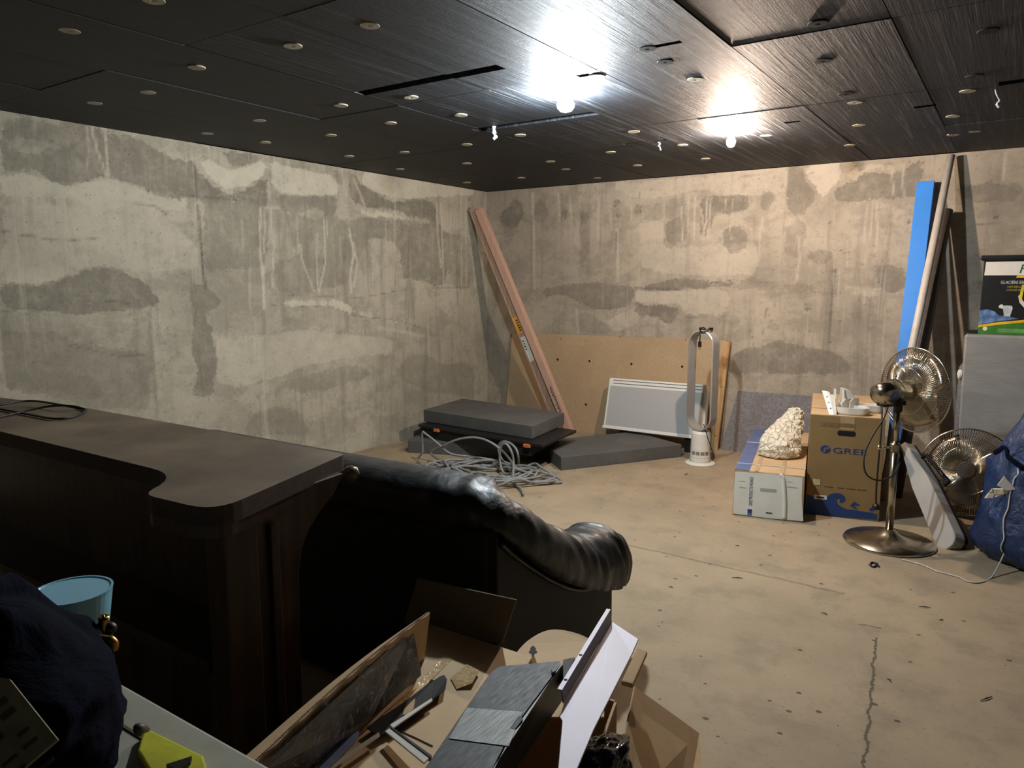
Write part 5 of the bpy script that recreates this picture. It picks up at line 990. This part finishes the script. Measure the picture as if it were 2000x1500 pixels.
# brushed black housing
t=thing('black_housing','brushed black metal housing with a lighter strip and folded side, in the open carton','metal housing',(-0.8331,1.1507,0.4500))
HZ=.50
mb=MB(); mb.prism([(-0.9083,1.2851,0.5000),(-0.8071,1.3815,0.5000),(-0.7972,1.3716,0.5000),(-0.7487,1.1017,0.5000),(-0.7113,0.9820,0.5000),(-.72,.74,.50),(-.84,.74,.50),(-0.8137,0.9209,0.5000),(-0.8648,1.0979,0.5000),(-0.9090,1.2525,0.5000)],(0,0,-.004)); obj('top_plate',mb,M['brushblack'],t,bevel=.001)
mb=MB(); mb.prism([(-0.8661,1.1114,0.5005),(-0.7651,1.1625,0.5005),(-0.7243,1.0555,0.5005),(-0.8316,1.0110,0.5005)],(0,0,.001)); obj('bright_strip',mb,M['brushlight'],t,label='lighter brushed strip')
T0,T1,T2=Vector((-0.7972,1.3716,0.5000)),Vector((-0.7487,1.1017,0.5000)),Vector((-0.7113,0.9820,0.5000)); dn=Vector((.004,0,-.082))
mb=MB(); mb.prism([T0,T1,T2,T2+dn,T1+dn,T0+dn],(.003,.001,0)); obj('folded_flange',mb,M['black'],t,label='black folded side flange')
mb=MB(); mb.prism([(-0.8113,1.4051,0.4920),(-0.7934,1.4287,0.4920),(-0.7845,1.4107,0.4850),(-0.7768,1.3463,0.4750),(-0.8047,1.3915,0.4850)],(0,0,-.02)); obj('end_cap',mb,M['brushblack'],t)
for q in ([(-0.7603,1.1441,0.5050),(-0.7477,1.1379,0.5050),(-0.7439,1.1052,0.5020),(-0.7549,1.1037,0.5020)],[(-0.7975,1.3293,0.5080),(-0.7955,1.3414,0.5080),(-0.7845,1.3275,0.5080),(-0.7877,1.3175,0.5080)]):
    mb=MB(); mb.prism(q,(0,0,-.006)); obj('tab',mb,M['brushblack'],t)
# silver channel
t=thing('silver_channel','long satin silver metal channel with a pointed end laid over the open carton','metal channel',(-0.6915,1.3071,0.5000))
mb=MB(); mb.prism([(-0.7646,1.5625,0.5350),(-0.6739,1.5160,0.5350),(-0.6598,1.4500,0.5300),(-0.6047,1.1660,0.5200),(-0.5782,1.0552,0.5150),(-.47,.80,.51),(-.60,.78,.51),(-0.6064,1.0360,0.5150),(-0.6679,1.1551,0.5200),(-0.6789,1.1640,0.5200),(-0.6966,1.2122,0.5200)],(0,0,-.004)); obj('web',mb,M['silver'],t,bevel=.001)
fb0,fb1=Vector((-0.7644,1.5593,0.5350)),Vector((-0.6947,1.2070,0.5210))
mb=MB(); mb.prism([fb0,fb1,fb1+up_(.026)+Vector((-.004,0,0)),fb0+up_(.030)+Vector((-.004,0,0))],(-.003,0,0)); obj('flange',mb,M['silver'],t)
ld=(fb1-fb0).normalized().cross(up_(1)).normalized(); ld=ld if ld.x<0 else -ld
l0,l1=fb0+up_(.030)+Vector((-.004,0,0)),fb1+up_(.026)+Vector((-.004,0,0))
mb=MB(); mb.prism([l0,l1,l1+ld*.010,l0+ld*.010],(0,0,.002)); fl_=obj('lip',mb,M['silver'],t)
for p in (l0.lerp(l1,.62)+ld*.005+up_(.0012),l0.lerp(l1,.9)+ld*.005+up_(.0012)):
    obj('rivet_hole',MB().lathe(p,(0,0,1),[(.004,.0),(.004,.0012),(0,.0012)],10),M['blackmatte'],fl_)
# glossy black bag
q=Vector((-0.6061,1.1819,0.4300)); 
single('black_plastic_bag',blob(q,.055,.10,.045,.22,2.2,4,5),simple('glossy_black_film',S(16,15,15),.12,var=.1,scale=9,bump=.7,bs=14),'glossy black plastic bag under the silver channel, right side of the open carton','bag',tuple(q),smooth=True)
# ---------------- bench, cloth and odds at lower left ----------------
t=thing('white_bench','white topped bench across the lower left foreground','bench',(-1.2,.4,0))
b=[Vector((-1.7613,0.5955,0.6600)),Vector((-0.8348,0.6282,0.6600))]; b[0].y=b[1].y=.625
mb=MB(); mb.pbox((-1.75,.10,.63),(.93,0,0),(0,.525,0),(0,0,.03)); obj('bench_top',mb,simple('off_white_laminate',S(176,176,160),.5,var=.05),t,bevel=.006)
mb=MB(); mb.box(-1.74,-.83,.555,.560,.6601,.662); obj('edge_groove',mb,M['kraftdark'],t)
for x,y in ((-1.70,.58),(-.87,.58),(-1.70,.14),(-.87,.14)):
    mb=MB(); mb.box(x-.02,x+.02,y-.02,y+.02,0,.63); obj('leg',mb,M['white'],t)
mb=MB(); mb.prism([(-1.0725,0.5632,0.6640),(-0.9331,0.5725,0.6640),(-0.8857,0.5508,0.6640),(-0.9510,0.5064,0.6640),(-1.0237,0.5252,0.6640)],(0,0,.012)); single('yellow_cloth',mb,simple('yellow_fabric',S(206,208,44),.8,var=.12,scale=12,bump=.4,bs=20),'folded yellow cloth on the white bench','cloth',(-0.9828,0.5565,0.6620),bevel=.003)
mb=MB(); mb.prism([(-0.9479,0.5246,0.6780),(-0.9346,0.5556,0.6780),(-0.9259,0.5477,0.6780),(-0.9207,0.5271,0.6780)],(0,0,.006)); single('black_strap',mb,M['black'],'black pointed strap lying on the yellow cloth','strap',(-0.9382,0.5380,0.6780))
t=thing('dark_bag','dark navy cloth bag heaped on the bench at the left edge','bag',(-1.27,.40,.66))
def pr(f_): return (1-max(0,(f_-.40)/.60)**1.8*.50)*(.93+.07*min(1,f_/.2))
obj('bag_body',bagmesh((-1.205,.395,.6615),.215,.175,.232,(-.045,.0,0),8.,amp=.09,pro=pr),M['bagdark'],t,smooth=True)
tub=MB(); tc_=Vector((-1.3954,0.6183,0.8007)); tub.lathe((tc_.x,tc_.y,.662),(0,0,1),[(0,0),(.045,0),(.050,.02),(.066,tc_.z-.662-.008),(.068,tc_.z-.662),(.064,tc_.z-.662),(.062,tc_.z-.664),(0,tc_.z-.664)],40)
mb=MB(); mb.prism([(-1.4321,0.5971,0.8230),(-1.4054,0.6162,0.8285),(-1.3742,0.6371,0.8267),(-1.3549,0.6487,0.8174),(-1.3490,0.6501,0.8025),(-1.3049,0.6089,0.8147),(-1.3271,0.5707,0.8222)],(0,0,-.075)); single('pale_blue_tub',tub,simple('pale_blue_plastic',S(140,200,225),.35,var=.03),'pale blue plastic tub behind the dark bag at the left','tub',(-1.3572,0.6100,0.8148),smooth=False)
t=thing('brass_fitting','brass tap fitting poking out beside the dark bag','fitting',(-1.1821,0.5704,0.8148))
mb=MB(); mb.lathe((-1.1837,0.5683,0.8091),(.05,0,1),[(.012,-.02),(.013,.0),(.007,.008),(.009,.016),(.0025,.014),(0,.022)],16); obj('valve',mb,simple('brass',S(190,160,90),.22,1),t,smooth=True)
mb=MB(); mb.ball((-1.1751,0.5733,0.8042),.011,14); obj('dark_knob',mb,M['black'],t,smooth=True)
mb=MB(); mb.tube(spline([(-1.1600,0.5469,0.8037),(-1.1532,0.5513,0.8021),(-1.1450,0.5565,0.8005),(-1.1392,0.5594,0.7941),(-1.1399,0.5576,0.7861)],5),[.006]*10+[.008]*11,10); single('brass_hook',mb,simple('old_brass',S(176,134,70),.35,.8),'small curved brass hook below the tap fitting by the dark bag','hook',(-1.1474,0.5543,0.7965),smooth=True)
t=thing('newspaper','folded printed newspaper sheet at the lower left corner','newspaper',(-0.9237,0.3357,0.8430))
nq=[Vector(p) for p in ((-0.9248,0.3119,0.9245),(-0.9017,0.3268,0.9200),(-0.8213,0.3368,0.8714),(-0.8196,0.2990,0.8576),(-0.8625,0.2677,0.8445))]
nn_=(nq[1]-nq[0]).cross(nq[2]-nq[1]).normalized()
mb=MB(); mb.prism(nq,-nn_*.006 if nn_.z>0 else nn_*.006); obj('sheet',mb,simple('newsprint',S(150,154,128),.85,var=.15,scale=24),t)
if nn_.z<0: nn_=-nn_
e1=(nq[2]-nq[1]).normalized(); e2=(nq[3]-nq[2]).normalized()
for i in range(7):
    for j in range(5):
        if R.random()<.25: continue
        p=nq[1]+e1*(.014+i*.0155)+e2*(.012+j*.022)+nn_*.001; w1=.010+.006*R.random() if i else .016
        obj('print_line',MB().prism([p,p+e2*w1,p+e2*w1+e1*(.004 if i>2 else .008),p+e1*(.004 if i>2 else .008)],nn_*.0004),M['faintprint'],t)
mb=MB(); mb.tube(spline([(-1.0338,0.5272,0.7000),(-1.0331,0.5369,0.7000),(-1.0379,0.5509,0.6900)],5),[.004,.007,.009,.01,.01,.009,.008,.006,.005,.004,.003],8); single('dark_tassel',mb,M['blackpole'],'short dark strap end poking from the bag onto the bench','strap',(-1.0282,0.5341,0.7000),smooth=True)
